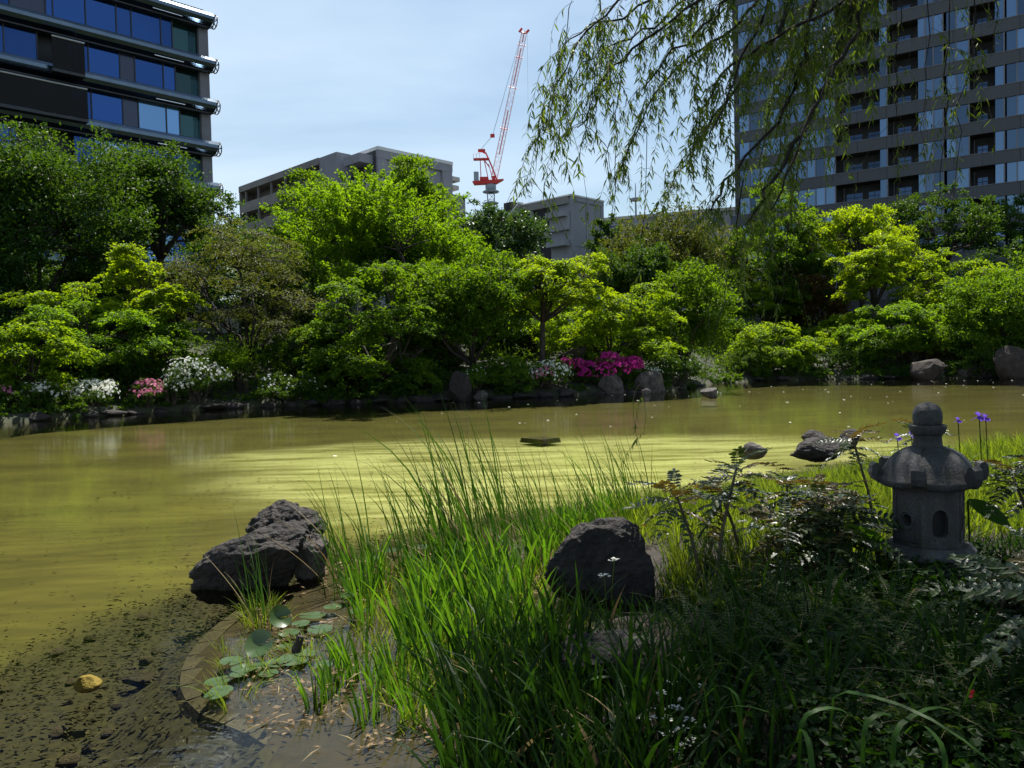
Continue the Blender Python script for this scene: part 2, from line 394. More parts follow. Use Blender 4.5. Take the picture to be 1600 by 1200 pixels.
M['crane_grey'] = mat_solid('crane_grey', (0.20, 0.23, 0.27), (0.30, 0.33, 0.37), 0.6, 0.5)
M['litter'] = mat_leaf('dead_leaf', (0.06, 0.036, 0.016), (0.22, 0.15, 0.075), 0.2, (1.1, 1.0, 0.8), rough=0.6)
M['weed'] = mat_solid('bottom_weed', (0.007, 0.008, 0.003), (0.026, 0.025, 0.009), 0.8, 14.0)
M['silt_fleck'] = mat_solid('fleck', (0.020, 0.020, 0.010), (0.045, 0.040, 0.016), 0.9, 10.0)

# water: a clear sheet that mirrors by Fresnel and lets the bed show through, slightly tinted
m, n, l = new_mat('pond_water')
o_ = n.new('ShaderNodeOutputMaterial'); mx = n.new('ShaderNodeMixShader')
tr = n.new('ShaderNodeBsdfTransparent'); tr.inputs['Color'].default_value = (0.90, 0.88, 0.64, 1)
gl = n.new('ShaderNodeBsdfGlossy'); gl.inputs['Roughness'].default_value = 0.05
fr = n.new('ShaderNodeFresnel'); fr.inputs['IOR'].default_value = 1.33
tc = n.new('ShaderNodeTexCoord')
mp1 = n.new('ShaderNodeMapping'); mp1.inputs['Scale'].default_value = (1.6, 4.2, 1); mp1.inputs['Rotation'].default_value = (0, 0, R(8))
mp2 = n.new('ShaderNodeMapping'); mp2.inputs['Scale'].default_value = (0.35, 0.9, 1)
n1 = n.new('ShaderNodeTexNoise'); n1.inputs['Scale'].default_value = 3.2; n1.inputs['Detail'].default_value = 4.0
n2 = n.new('ShaderNodeTexNoise'); n2.inputs['Scale'].default_value = 1.0; n2.inputs['Detail'].default_value = 2.0
l.new(tc.outputs['Object'], mp1.inputs[0]); l.new(tc.outputs['Object'], mp2.inputs[0])
l.new(mp1.outputs[0], n1.inputs['Vector']); l.new(mp2.outputs[0], n2.inputs['Vector'])
mul = n.new('ShaderNodeMath'); mul.operation = 'MULTIPLY'; l.new(n1.outputs['Fac'], mul.inputs[0]); l.new(n2.outputs['Fac'], mul.inputs[1])
bp = n.new('ShaderNodeBump'); bp.inputs['Strength'].default_value = 0.12; bp.inputs['Distance'].default_value = 0.03
l.new(mul.outputs[0], bp.inputs['Height'])
l.new(bp.outputs[0], gl.inputs['Normal']); l.new(bp.outputs[0], fr.inputs['Normal'])
l.new(fr.outputs[0], mx.inputs[0]); l.new(tr.outputs[0], mx.inputs[1]); l.new(gl.outputs[0], mx.inputs[2]); l.new(mx.outputs[0], o_.inputs[0])
M['water'] = m

# ------------------------------------------------------------------ the ground: one sheet with the pond hollowed into it
NEAR = np.array([(-90, -8), (-20, -3), (-4, 0.2), (-1.1, 1.5), (-0.85, 2.9), (-1.25, 3.70), (-1.58, 3.93), (-1.81, 4.25), (-1.95, 4.7),
                 (-2.0, 5.2), (-1.95, 5.9), (-1.5, 6.9), (-0.7, 7.8), (0.1, 8.3), (1.5, 8.7), (2.9, 9.6), (4.9, 11.0), (9.6, 14), (22, 18), (90, 26)], float)
SHORE_PX = [(-700, 14), (-300, 19), (0, 25.5), (180, 28.5), (360, 31.5), (540, 32.5), (700, 33.5), (860, 35), (1000, 37), (1055, 38.5), (1120, 47), (1200, 50), (1400, 48), (1600, 44), (1900, 42), (2600, 44)]
FAR = np.array([((px - 800) / F * d, d) for px, d in SHORE_PX], float)
NEAR_POLY = np.vstack([NEAR, [(90, -200), (-90, -200)]])
FAR_POLY = np.vstack([FAR, [(1500, 60), (1500, 2500), (-1500, 2500), (-1500, 5)]])
def seg_dist(P, line):
    P = np.asarray(P, float); best = np.full(len(P), 1e9)
    for a, b in zip(line[:-1], line[1:]):
        ab = b - a; t = np.clip(((P - a) @ ab) / (ab @ ab), 0, 1)
        best = np.minimum(best, np.linalg.norm(P - (a + t[:, None] * ab), axis=1))
    return best
def in_poly(P, poly):
    x, y = P[:, 0], P[:, 1]; c = np.zeros(len(P), bool)
    for (x1, y1), (x2, y2) in zip(poly, np.roll(poly, -1, 0)):
        if y1 == y2: continue
        c ^= ((y1 > y) != (y2 > y)) & (x < (x2 - x1) * (y - y1) / (y2 - y1) + x1)
    return c
_rg = np.random.default_rng(11)
_W = _rg.normal(size=(14, 2)) * np.array([0.5, 0.9, 1.4, 2.0, 3.0, 4.0, 5.5, 7, 9, 0.12, 0.2, 0.3, 0.06, 1.0])[:, None]
_Ph = _rg.uniform(0, 6.28, 14)
def wob(P, lo=0, hi=9):
    P = np.asarray(P, float); o = np.zeros(len(P))
    for i in range(lo, hi): o += np.sin(P @ _W[i] + _Ph[i]) / (1 + 0.6 * (i - lo))
    return o / 3.0
def height(P):
    P = np.atleast_2d(np.asarray(P, float))[:, :2]
    nd, fd = seg_dist(P, NEAR), seg_dist(P, FAR)
    nin, fin = in_poly(P, NEAR_POLY), in_poly(P, FAR_POLY)
    w = wob(P)
    bed = -0.10 - 0.22 * ss(0.0, 0.5, np.minimum(nd, fd)) - .25 * ss(1.5, .1, fd) - 0.10 * ss(1.5, 6, np.minimum(nd, fd)) + 0.012 * w
    near = -0.050 + 0.20 * ss(-0.4, 1.7, P[:, 0]) * ss(0.1, 1.4, nd) + 0.12 * ss(2.5, 1.0, P[:, 1]) * ss(-0.6, 0.6, P[:, 0]) + 0.028 * w
    far = 0.10 + 0.25 * ss(0, 0.6, fd) + 0.9 * ss(0.6, 4, fd) + 2.3 * ss(3, 13, fd) + 0.6 * ss(13, 30, fd) + 0.10 * w * ss(1, 4, fd)
    return np.where(nin, near, np.where(fin, far, bed))
def hz(x, y):
    return float(height([(x, y)])[0])

def axis(dense0, dense1, step, lo, hi, grow, near_hi, near_lo):
    a = list(np.arange(dense0, dense1, step)); s = step
    while a[-1] < hi: s = min(s * (grow if a[-1] < near_hi else 1.25), 260); a.append(a[-1] + s)
    s = step
    while a[0] > lo: s = min(s * (grow if a[0] > near_lo else 1.25), 260); a.insert(0, a[0] - s)
    return np.array(a)
gx = axis(-3.2, 4.6, 0.06, -1400, 1400, 1.030, 45, -35)
gy = axis(2.4, 9.4, 0.06, -150, 2400, 1.022, 62, 1)
GX, GY = np.meshgrid(gx, gy)
PG = np.stack([GX.ravel(), GY.ravel()], 1)
ZG = height(PG)
nx, ny = len(gx), len(gy)
ii = (np.arange(ny - 1)[:, None] * nx + np.arange(nx - 1)[None, :]).ravel()
gq = np.stack([ii, ii + 1, ii + nx + 1, ii + nx], 1)
gm = bulk_mesh('ground', np.column_stack([PG, ZG]), gq, smooth=True)
nd = seg_dist(PG, NEAR); fd = seg_dist(PG, FAR); nin = in_poly(PG, NEAR_POLY); fin = in_poly(PG, FAR_POLY)
zone = np.zeros((len(PG), 4), np.float32); zone[:, 3] = 1
def mat_zone(P, nd):                          # the belt of dark weed and pebbles along the near margin
    wid = 1.35 + 0.35 * wob(P, 0, 3) + 0.5 * ss(-1.5, 0.5, P[:, 0])
    return ss(wid + 0.45, wid - 0.25, nd)
zone[:, 0] = np.where(nin | fin, 0, np.maximum(mat_zone(PG, nd), ss(1.6, .5, fd)))
zone[:, 1] = np.where(nin, 1, 0)
zone[:, 2] = np.where(fin, 1, 0)
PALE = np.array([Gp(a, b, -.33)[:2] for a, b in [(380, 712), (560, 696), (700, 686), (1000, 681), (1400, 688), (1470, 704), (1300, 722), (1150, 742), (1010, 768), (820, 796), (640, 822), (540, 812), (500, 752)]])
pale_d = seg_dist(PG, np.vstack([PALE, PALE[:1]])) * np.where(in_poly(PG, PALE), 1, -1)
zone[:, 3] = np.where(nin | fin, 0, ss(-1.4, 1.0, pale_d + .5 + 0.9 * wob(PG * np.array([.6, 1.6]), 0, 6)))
ca = gm.color_attributes.new('zone', 'FLOAT_COLOR', 'POINT')
ca.data.foreach_set('color', zone.ravel())
m, n, l = new_mat('ground')
o_ = n.new('ShaderNodeOutputMaterial'); p = n.new('ShaderNodeBsdfPrincipled'); p.inputs['Roughness'].default_value = 0.9
at = n.new('ShaderNodeAttribute'); at.attribute_name = 'zone'
sp = n.new('ShaderNodeSeparateColor'); l.new(at.outputs['Color'], sp.inputs[0])
tc = n.new('ShaderNodeTexCoord')
def noise_ramp(scale, c1, c2, p0=.35, p1=.65, stretch=(1, 1, 1), detail=6):
    mp = n.new('ShaderNodeMapping'); mp.inputs['Scale'].default_value = stretch; l.new(tc.outputs['Object'], mp.inputs[0])
    t = n.new('ShaderNodeTexNoise'); t.inputs['Scale'].default_value = scale; t.inputs['Detail'].default_value = detail
    l.new(mp.outputs[0], t.inputs['Vector'])
    r_ = n.new('ShaderNodeValToRGB'); r_.color_ramp.elements[0].position = p0; r_.color_ramp.elements[1].position = p1
    r_.color_ramp.elements[0].color = (*c1, 1); r_.color_ramp.elements[1].color = (*c2, 1)
    l.new(t.outputs['Fac'], r_.inputs[0]); return r_.outputs[0]
def mixc(fac, a, b):
    q = n.new('ShaderNodeMix'); q.data_type = 'RGBA'; l.new(fac, q.inputs['Factor']); l.new(a, q.inputs['A']); l.new(b, q.inputs['B']); return q.outputs['Result']
silt = noise_ramp(0.32, (0.040, 0.038, 0.005), (0.110, 0.108, 0.026), .38, .66, (1, 2.2, 1))
silt2 = noise_ramp(2.2, (0.032, 0.032, 0.004), (0.096, 0.094, 0.017), .36, .64, (.6, 2.6, 1))
hf = n.new('ShaderNodeMix'); hf.data_type = 'RGBA'; hf.inputs['Factor'].default_value = 0.42; l.new(silt, hf.inputs['A']); l.new(silt2, hf.inputs['B'])
dark = noise_ramp(16, (0.006, 0.0065, 0.002), (0.020, 0.020, 0.006), .38, .70, detail=9)
mud = noise_ramp(9, (0.006, 0.0035, 0.0015), (0.024, 0.014, 0.006), .35, .7, detail=9)
far_soil = noise_ramp(1.4, (0.010, 0.011, 0.006), (0.028, 0.036, 0.012), .3, .7)
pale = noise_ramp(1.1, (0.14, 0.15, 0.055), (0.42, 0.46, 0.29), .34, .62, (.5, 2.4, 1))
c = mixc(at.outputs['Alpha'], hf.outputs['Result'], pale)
c = mixc(sp.outputs['Red'], c, dark)
c = mixc(sp.outputs['Green'], c, mud)
c = mixc(sp.outputs['Blue'], c, far_soil)
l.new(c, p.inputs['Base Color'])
nb = n.new('ShaderNodeTexNoise'); nb.inputs['Scale'].default_value = 26; nb.inputs['Detail'].default_value = 8; l.new(tc.outputs['Object'], nb.inputs['Vector'])
bp = n.new('ShaderNodeBump'); bp.inputs['Strength'].default_value = 0.3; bp.inputs['Distance'].default_value = 0.02
l.new(nb.outputs['Fac'], bp.inputs['Height']); l.new(bp.outputs[0], p.inputs['Normal']); l.new(p.outputs[0], o_.inputs[0])
gm.materials.append(m)
ground = link('ground', gm); tag(ground, 'muddy garden ground with the shallow olive pond bed hollowed into it', kind='structure')
water = link('pond_water', bulk_mesh('pond_water', [(-120, -30, 0), (120, -30, 0), (120, 75, 0), (-120, 75, 0)], [(0, 1, 2, 3)], mats=[M['water']]))
tag(water, 'shallow olive green pond water with fine ripples', kind='structure')

# ------------------------------------------------------------------ left office block (glass and curved metal visors)
BASE = 3.6
OA = math.atan2(0.71, 0.704)
office = empty('office_building', (-29, 78, BASE), OA, 'blue glass office block with curved metal visor bands at the upper left', 'building')
def uO(px):
    k = (px - 800) / F
    return -((-29 - 78 * k) / (0.704 - 0.71 * k))      # local x (negative away from the right-hand corner)
tops = [36.1, 31.8, 27.8, 23.7, 19.7, 15.7, 11.7]
XL = -34.0
mb = MB(); mb.box(XL, -0.1, 0.9, 22, 0, 36.1 - BASE - 0.3); mb.build('core_wall', M['opening'], office)
mb = MB(); mb.box(-0.95, 0.0, 0.12, 6, 0, 36.1 - BASE - 0.2); mb.build('end_pier', M['pier'], office)
vis_prof = [(0.9, 0.0), (-0.55, 0.03), (-0.92, -0.12), (-1.12, -0.42), (-1.12, -0.72), (-0.90, -1.02), (-0.45, -1.24), (0.1, -1.34), (0.9, -1.34)]
mb = MB(); mb.prism(vis_prof, XL, 0.05); vis_me = mb.mesh('visor', M['metal_visor'])
mb = MB(); mb.box(XL, -0.4, -0.5, 0.05, -1.42, -1.30)
sof_me = mb.mesh('soffit_strip', M['metal_dark'])
mb = MB()                                              # the open ring of bars that ends each visor
th = np.linspace(0, 2 * PI, 17)
for xx in (0.10, 0.42):
    mb.tube([(xx, -0.42 + 0.70 * math.cos(a), -0.66 + 0.66 * math.sin(a)) for a in th], 0.055, 5, cap=False)
for a in (0, PI / 3, 2 * PI / 3):
    mb.tube([(0.40, -0.42 - 0.7 * math.cos(a), -0.66 - 0.66 * math.sin(a)), (0.40, -0.42 + 0.7 * math.cos(a), -0.66 + 0.66 * math.sin(a))], 0.045, 5)
for a in th[:-1:2]:
    mb.tube([(0.05, -0.42 + 0.7 * math.cos(a), -0.66 + 0.66 * math.sin(a)), (0.42, -0.42 + 0.7 * math.cos(a), -0.66 + 0.66 * math.sin(a))], 0.04, 4)
ring_me = mb.mesh('visor_end_ring', M['metal_dark'])
mb = MB(); mb.box(-5.6, -2.9, -0.86, -0.80, -1.20, -1.14); slit_me = mb.mesh('visor_lamp_slot', M['metal_rail'])
for t in tops:
    z = t - BASE
    v = link('visor', vis_me, office, (0, 0, z))
    link('visor_end_ring', ring_me, v); link('visor_lamp_slot', slit_me, v); link('soffit_strip', sof_me, v)
mb = MB(); mb.box(XL, -0.3, 0.2, 21, 0, 0.5); mb.build('roof_parapet', M['metal_dark'], office, loc=(0, 0, 36.1 - BASE + 0.02))
rows = {
    0: [(0, 11, 'g'), (12, 40, 'g'), (40, 95, 'k'), (96, 106.5, 'g'), (107, 156.5, 'g'), (157, 203.5, 'g'), (204, 226.5, 'b'), (227, 271.5, 'g'), (272, 289, 'g'), (289.5, 330, 't')],
    1: [(-30, 29, 'g'), (29.5, 80, 'g'), (126, 158.5, 'g'), (159, 206.5, 'g'), (207, 229.5, 'n'), (230, 273, 'g'), (273.5, 291.5, 'g'), (292, 332, 't')],
    2: [(72, 100, 'n'), (128, 160.5, 'g'), (161, 208.5, 'g'), (209, 232.5, 'n'), (233, 275.5, 'p'), (276, 296, 'p'), (296.5, 334, 't')],
    3: [(-30, 33, 'g'), (34, 43, 'g'), (131, 163, 'g'), (163.5, 210, 'p'), (210.5, 235, 'g'), (235.5, 278, 'g'), (278.5, 298, 'g'), (299, 336, 't')],
    4: [(130, 165, 'g'), (166, 212, 'g'), (213, 237, 'n'), (238, 280, 'g'), (281, 300, 'g'), (301, 337, 't')],
    5: [(130, 165, 'g'), (166, 212, 'g'), (213, 237, 'n'), (238, 280, 'p'), (281, 300, 'g'), (301, 337, 't')],
}
gm_ = {'g': 'glass_blue', 'p': 'glass_pale', 'b': 'glass_blue', 't': 'glass_teal', 'n': 'glass_grey', 'k': 'glass_grey'}
for r_i, row in rows.items():
    z1 = tops[r_i] - 1.36 - BASE; z0 = tops[r_i + 1] - BASE + 0.02
    for a, b, k in row:
        x0, x1 = uO(a), uO(b)
        back = 0.55 if k in 't' else 0.1
        mb = MB(); mb.box(x0 + 0.04, x1 - 0.04, back, back + 0.05, z0, z1)
        pn = mb.build('window_pane', M[gm_[k]], office)
        mb = MB(); mb.box(x1 - 0.05, x1 + 0.05, back - 0.08, back + 0.12, z0, z1); mb.build('mullion', M['metal_dark'], pn)
        if k in 'tp':                                   # pleated curtain standing behind the glass edge
            mb = MB(); xs = np.linspace(x1 - (0.9 if k == 't' else 2.0), x1 - 0.1, 13)
            V = []
            for i, x in enumerate(xs): V += [(x, back + 0.02 - (0.06 if i % 2 else 0.0) - 0.001, z0), (x, back + 0.02 - (0.06 if i % 2 else 0.0) - 0.001, z1)]
            mb.add(V, [(2 * i, 2 * i + 2, 2 * i + 3, 2 * i + 1) for i in range(12)])
            if k == 't': mb.build('curtain', M['glass_teal'], pn)
def glass_balcony(px0, px1, z0, z1, posts):
    x0, x1 = uO(px0), uO(px1)
    b = link('balcony', MB().box(x0, x1, -1.9, -0.2, z0 - BASE - 0.25, z0 - BASE).mesh('balcony', M['metal_dark']), office)
    mb = MB(); mb.box(x0, x1, -1.92, -1.88, z0 - BASE + 0.02, z1 - BASE); mb.box(x1 - 0.03, x1 + 0.01, -1.87, -0.25, z0 - BASE + 0.02, z1 - BASE)
    mb.build('glass_guard', M['glass_guard'], b)
    mb = MB(); mb.tube([(x0, -1.9, z1 - BASE + 0.06), (x1, -1.9, z1 - BASE + 0.06), (x1, -0.3, z1 - BASE + 0.06)], 0.07, 6); mb.build('handrail', M['metal_rail'], b)
    for q in np.linspace(x0 + 0.1, x1 - 0.1, posts):
        mb = MB(); mb.box(q - 0.04, q + 0.04, -1.87, -1.83, z0 - BASE, z1 - BASE + 0.02); mb.build('guard_post', M['metal_rail'], b)
glass_balcony(92, 141, 27.0, 29.6, 4)
glass_balcony(-40, 143, 23.2, 25.7, 8)

# ------------------------------------------------------------------ right apartment tower
TA = math.atan2(-0.556, 0.83)
tower = empty('apartment_tower', (26.8, 93, BASE), TA, 'tall grey brown apartment tower with ribbed bands and recessed balconies at the right', 'building')
def uT(px):
    k = (px - 800) / F
    return (93 * k - 26.8) / (0.8308 + 0.5565 * k)
UMAX = uT(1800)
FL = [4.0 + 3.2 * k - BASE for k in range(1, 14)]       # undersides of the spandrel bands
SPH = 1.22
mb = MB(); mb.box(0.02, UMAX, 1.9, 18, 0, FL[-1] + 3); mb.build('core_wall', M['tower_wall'], tower)
mb = MB(); mb.box(0.02, UMAX, -0.05, 1.88, 0, FL[0] - 0.02); mb.build('podium_wall', M['tower_wall'], tower)
runs = [([1160, 1176, 1192, 1208, 1224, 1238, 1250.5, 1264.5, 1278, 1293, 1308.5]), ([1377.5, 1389.5]), ([1437, 1449, 1461.5, 1476.5]), ([1481, 1497, 1516.5]),
        ([1556, 1571]), ([1574, 1591, 1607, 1623]), ([1682, 1700, 1720, 1740, 1760])]
recess = [(1309.5, 1376.5), (1390.5, 1436), (1518.5, 1553.5), (1625, 1680), (1762, 1795)]
rng = np.random.default_rng(5)
pane_me, jamb_me, dk_me, post_me = [], [], [], []
for rn in runs:
    a, b = uT(rn[0]), uT(rn[-1])
    jamb_me.append(MB().box(a + 0.05, b - 0.05, 0.16, 1.88, SPH + 0.01, 3.18).mesh('window_wall', M['tower_wall']))
    for x0, x1 in zip(rn[:-1], rn[1:]):
        pane_me.append((MB().box(uT(x0) + 0.06, uT(x1) - 0.06, 0.06, 0.12, SPH + 0.03, 3.17).mesh('window_pane', M['glass_tower']),
                        MB().box(uT(x1) - 0.06, uT(x1) + 0.06, -0.02, 0.155, SPH + 0.012, 3.188).mesh('mullion', M['pier'])))
rec_me = []
for a, b in recess:
    u0, u1 = uT(a), uT(b); w = u1 - u0
    g = []
    parts_ = [(0.18, 0.55), (0.70, 0.97)] if w > 3.6 else [(0.28, 0.72)]
    for f0, f1 in parts_:
        fr_ = MB().box(u0 + w * f0 - .05, u0 + w * f1 + .05, 1.82, 1.885, 0.15, 2.42).mesh('balcony_window', M['metal_dark'])
        pa_ = MB(); mid = u0 + w * (f0 + f1) / 2
        pa_.box(u0 + w * f0, mid - 0.03, 1.77, 1.80, 0.2, 2.36); pa_.box(mid + 0.03, u0 + w * f1, 1.77, 1.80, 0.2, 2.36)
        g.append((fr_, pa_.mesh('pane', M['glass_tower_dark'])))
    rail = MB(); rail.tube([(u0, 0.12, SPH + 0.42), (u1, 0.12, SPH + 0.42)], 0.035, 5)
    for q in np.linspace(u0 + 0.1, u1 - 0.1, max(3, int(w / 1.1))): rail.tube([(q, 0.12, SPH), (q, 0.12, SPH + 0.42)], 0.022, 4)
    pipe = MB().tube([(u0 + 0.12 * w, 1.7, 0), (u0 + 0.12 * w, 1.7, 3.1)], 0.06, 5).mesh('drain_pipe', M['pier'])
    rec_me.append((g, rail.mesh('balcony_rail', M['metal_dark']), pipe))
ujoint = [0.0, 3.4, 6.9, 10.3, 13.4, 16.3, 17.3, 20.1, 22.5, 25.0, 28.2, 31.2, 34.3, 37.4, UMAX]
ujoint = [q for q in ujoint if q <= UMAX] if ujoint[-2] < UMAX else [q for q in ujoint if q < UMAX] + [UMAX]
sp_me = [MB().box(a + 0.015, b - 0.015, -0.08, 0.15, 0.0, SPH).mesh('spandrel_panel', M['spandrel']) for a, b in zip(ujoint[:-1], ujoint[1:])]
cap_me = MB().box(0, UMAX, -0.12, 0.19, SPH - 0.03 + 0.04, SPH + 0.07).mesh('band_cap', M['pier'])
slab_me = MB().box(0, UMAX, 0.16, 1.88, 0.0, 0.14).mesh('floor_slab', M['tower_wall'])
for k, z in enumerate(FL):
    for me in sp_me: link('spandrel_panel', me, tower, (0, 0, z))
    link('floor_slab', slab_me, tower, (0, 0, z))
    link('band_cap', cap_me, tower, (0, 0, z))
    if k == len(FL) - 1: break
    for me in jamb_me: link('window_wall', me, tower, (0, 0, z))
    for me, mu in pane_me:
        o = link('window_pane', me, tower, (0, 0, z)); link('mullion', mu, o)
    for g, rail, pipe in rec_me:
        link('balcony_rail', rail, tower, (0, 0, z)); link('drain_pipe', pipe, tower, (0, 0, z))
        for fr_, pa_ in g:
            o = link('balcony_window', fr_, tower, (0, 0, z)); link('pane', pa_, o)
mb = MB(); mb.box(0.0, 0.55, -0.06, 1.89, FL[0], FL[-1] + 3); mb.build('corner_pier', M['tower_wall'], tower)

# ------------------------------------------------------------------ grey concrete housing block behind the trees
CA = math.atan2(0.71, 0.704)
ca_p = Wp(583.7, 0, 92)
block = empty('housing_block', (ca_p.x, 92, BASE), CA, 'long grey concrete housing block with open access galleries behind the trees', 'building')
HB = 26.9 - BASE
# gable side: local +x runs away to the right
mb = MB(); mb.box(0, 11.4, 0.35, 11, 0, HB - 0.5); mb.build('gable_wall', M['concrete'], block)
for x0, x1 in ((1.3, 5.15), (6.35, 9.75)):
    for q in np.arange(x0, x1 - .3, .64):
        MB().box(q + .015, min(q + .62, x1), 0.25, 0.345, 0.2, HB - 1.37).build('wall_panel', M['concrete'], block)
for x0, x1 in ((0, 1.25), (5.2, 6.3), (9.8, 11.4)):
    MB().box(x0, x1, 0.0, 0.34, 0, HB - 1.35).build('wall_pier', M['concrete'], block)
MB().box(-0.02, 11.45, -0.04, 0.36, HB - 1.34, HB - 0.42).build('edge_beam', M['concrete'], block)
MB().box(-0.06, 11.5, -0.08, 11, HB - 0.41, HB - 0.02).build('roof_coping', M['white_coping'], block)
for i, z in enumerate((HB - 1.6, HB - 2.7)):
    MB().box(11.46, 13.2 - 0.2 * i, 0.6, 5, z - 0.55, z).build('end_ledge', M['pale_wall'], block)
MB().box(10.9, 13.4, -0.12, 5, HB - 6.8, HB - 4.1).build('end_parapet', M['concrete'], block)
# gallery side: local +y runs away to the left
GL = 30.0
MB().box(-1.9, 0.0, 1.0, 4.2, HB - 1.9, HB - 0.9).build('corner_beam', M['concrete'], block)
MB().box(-2.0, 0.0, 1.0, 5.2, HB - 6.4, HB - 3.9).build('corner_parapet', M['concrete'], block)
MB().box(0.0, 0.3, 0.36, 9.5, 0, HB - 0.45).build('corner_wall', M['opening'], block)
MB().box(-2.1, -0.02, 5.4, 9.2, HB - 4.5, HB + 0.05).build('stepped_parapet', M['concrete'], block)
HG = HB + 3.05
mb = MB(); mb.box(0, 8.0, 9.6, GL, 0, HG - 3.8); mb.build('gallery_back_wall', M['concrete_dark'], block)
MB().box(-2.2, 8.2, 9.3, GL + 0.3, HG - 3.78, HG - 2.95).build('roof_fascia', M['concrete_dark'], block)
MB().box(-2.15, 8.05, GL + .01, GL + .28, 0, HG - 3.8).build('end_wall', M['concrete_dark'], block)
for i, y in enumerate((12.0, 16.2, 20.6, 23.0, 26.4)):
    mb = MB(); mb.box(-0.5, 0.9, y, y + 1.3, HG - 2.93, HG - 2.5); v = mb.build('roof_vent', M['concrete_dark'], block)
    MB().box(-0.75, 1.15, y - 0.25, y + 1.55, HG - 2.48, HG - 2.28).build('vent_cap', M['metal_dark'], v)
for lv in range(4):
    zt = HG - 3.8 - 2.9 * lv
    MB().box(-2.1, -0.02, 9.4, GL, zt - 2.98, zt - 2.70).build('gallery_slab', M['concrete_dark'], block)
    MB().box(-2.1, -1.95, 9.5, GL, zt - 2.68, zt - 1.60).build('gallery_parapet', M['concrete_dark'], block)
    for y in np.arange(10.5, GL, 3.6):
        MB().box(-2.05, -1.8, y, y + 0.22, zt - 1.58, zt - 0.02).build('gallery_post', M['concrete_dark'], block)
        MB().box(-0.06, -0.02, y + 0.9, y + 2.3, zt - 2.68, zt - 0.75).build('door', M['door_white'], block)
        MB().box(-0.06, -0.02, y + 2.5, y + 3.3, zt - 1.75, zt - 0.65).build('window', M['opening'], block)

cb = Wp(886, 0, 76)
blk2 = empty('stair_block', (cb.x, 76, BASE), CA, 'smaller grey concrete block with two tall blank panels and a sloping roof', 'building')
H2 = (Wp(886, 303, 76).z - BASE)
mb = MB(); mb.box(0, 5.05, 0.16, 7, 0, H2 - 0.3); mb.build('end_wall', M['concrete'], blk2)
for x0, x1 in ((0.44, 2.28), (2.74, 4.63)):
    for z0_, z1_ in ((0.2, H2 - 9.2), (H2 - 9.16, H2 - 5.0), (H2 - 4.96, H2 - 0.64)):
        MB().box(x0 + .02, x1 - .02, 0.09, 0.155, z0_, z1_).build('wall_panel', M['concrete'], blk2)
for x0, x1 in ((0, 0.42), (2.3, 2.72), (4.65, 5.06)):
    MB().box(x0, x1, 0.0, 0.15, 0, H2 - 0.62).build('wall_pier', M['concrete'], blk2)
MB().box(0, 5.08, -0.01, 0.155, H2 - 0.61, H2 - 0.16).build('edge_beam', M['concrete'], blk2)
MB().box(-0.1, 5.15, -0.06, 7, H2 - 0.15, H2).build('roof_coping', M['white_coping'], blk2)
MB().box(5.07, 5.5, 2.0, 5, 0, H2 - 3.0).build('side_wall', M['concrete'], blk2)
for z in (1.6, 4.4, 7.2):
    MB().box(-0.9, -0.02, 0.2, 2.6, H2 - z - 0.55, H2 - z).build('landing_slab', M['concrete'], blk2)
MB().box(-0.35, -0.02, 0.3, 6.5, H2 - 0.9, H2 - 0.17).build('eave_beam', M['concrete_dark'], blk2)
MB().box(-0.4, -0.02, 0.15, 2.5, H2 - 3.4, H2 - 2.16).build('landing_parapet', M['concrete'], blk2)
MB().box(-0.03, -0.01, 2.7, 6.4, 0, H2 - 0.95).build('recess_wall', M['opening'], blk2)
MB().box(-0.25, -0.05, 4.9, 5.2, 0, H2 - 0.95).build('recess_post', M['concrete'], blk2)
MB().box(-0.30, -0.05, 2.7, 6.4, H2 - 3.9, H2 - 2.9).build('window_parapet', M['concrete_dark'], blk2)
mb = MB(); mb.add([(-0.5, 6.5, H2 - 0.2), (-0.5, 11.0, H2 - 3.6), (-0.5, 11.0, 0), (-0.5, 6.5, 0), (5, 6.5, H2 - 0.2), (5, 11.0, H2 - 3.6), (5, 11, 0), (5, 6.5, 0)],
       [(0, 1, 2, 3), (4, 7, 6, 5), (0, 4, 5, 1), (1, 5, 6, 2), (0, 3, 7, 4)]); mb.build('sloping_wing', M['concrete'], blk2)
mb = MB(); mb.add([(-0.9, 6.2, H2 + 0.1), (-0.9, 11.4, H2 - 3.8), (5.2, 11.4, H2 - 3.8), (5.2, 6.2, H2 + 0.1), (-0.9, 6.2, H2 - 0.1), (-0.9, 11.4, H2 - 4.0), (5.2, 11.4, H2 - 4.0), (5.2, 6.2, H2 - 0.1)],
       [(0, 3, 2, 1), (4, 5, 6, 7), (0, 1, 5, 4), (1, 2, 6, 5), (2, 3, 7, 6), (3, 0, 4, 7)]); mb.build('sloping_roof', M['white_coping'], blk2)
MB().box(-0.6, 1.2, 7.4, 8.6, H2 - 0.6, H2 + 0.35).build('roof_vent', M['metal_dark'], blk2)

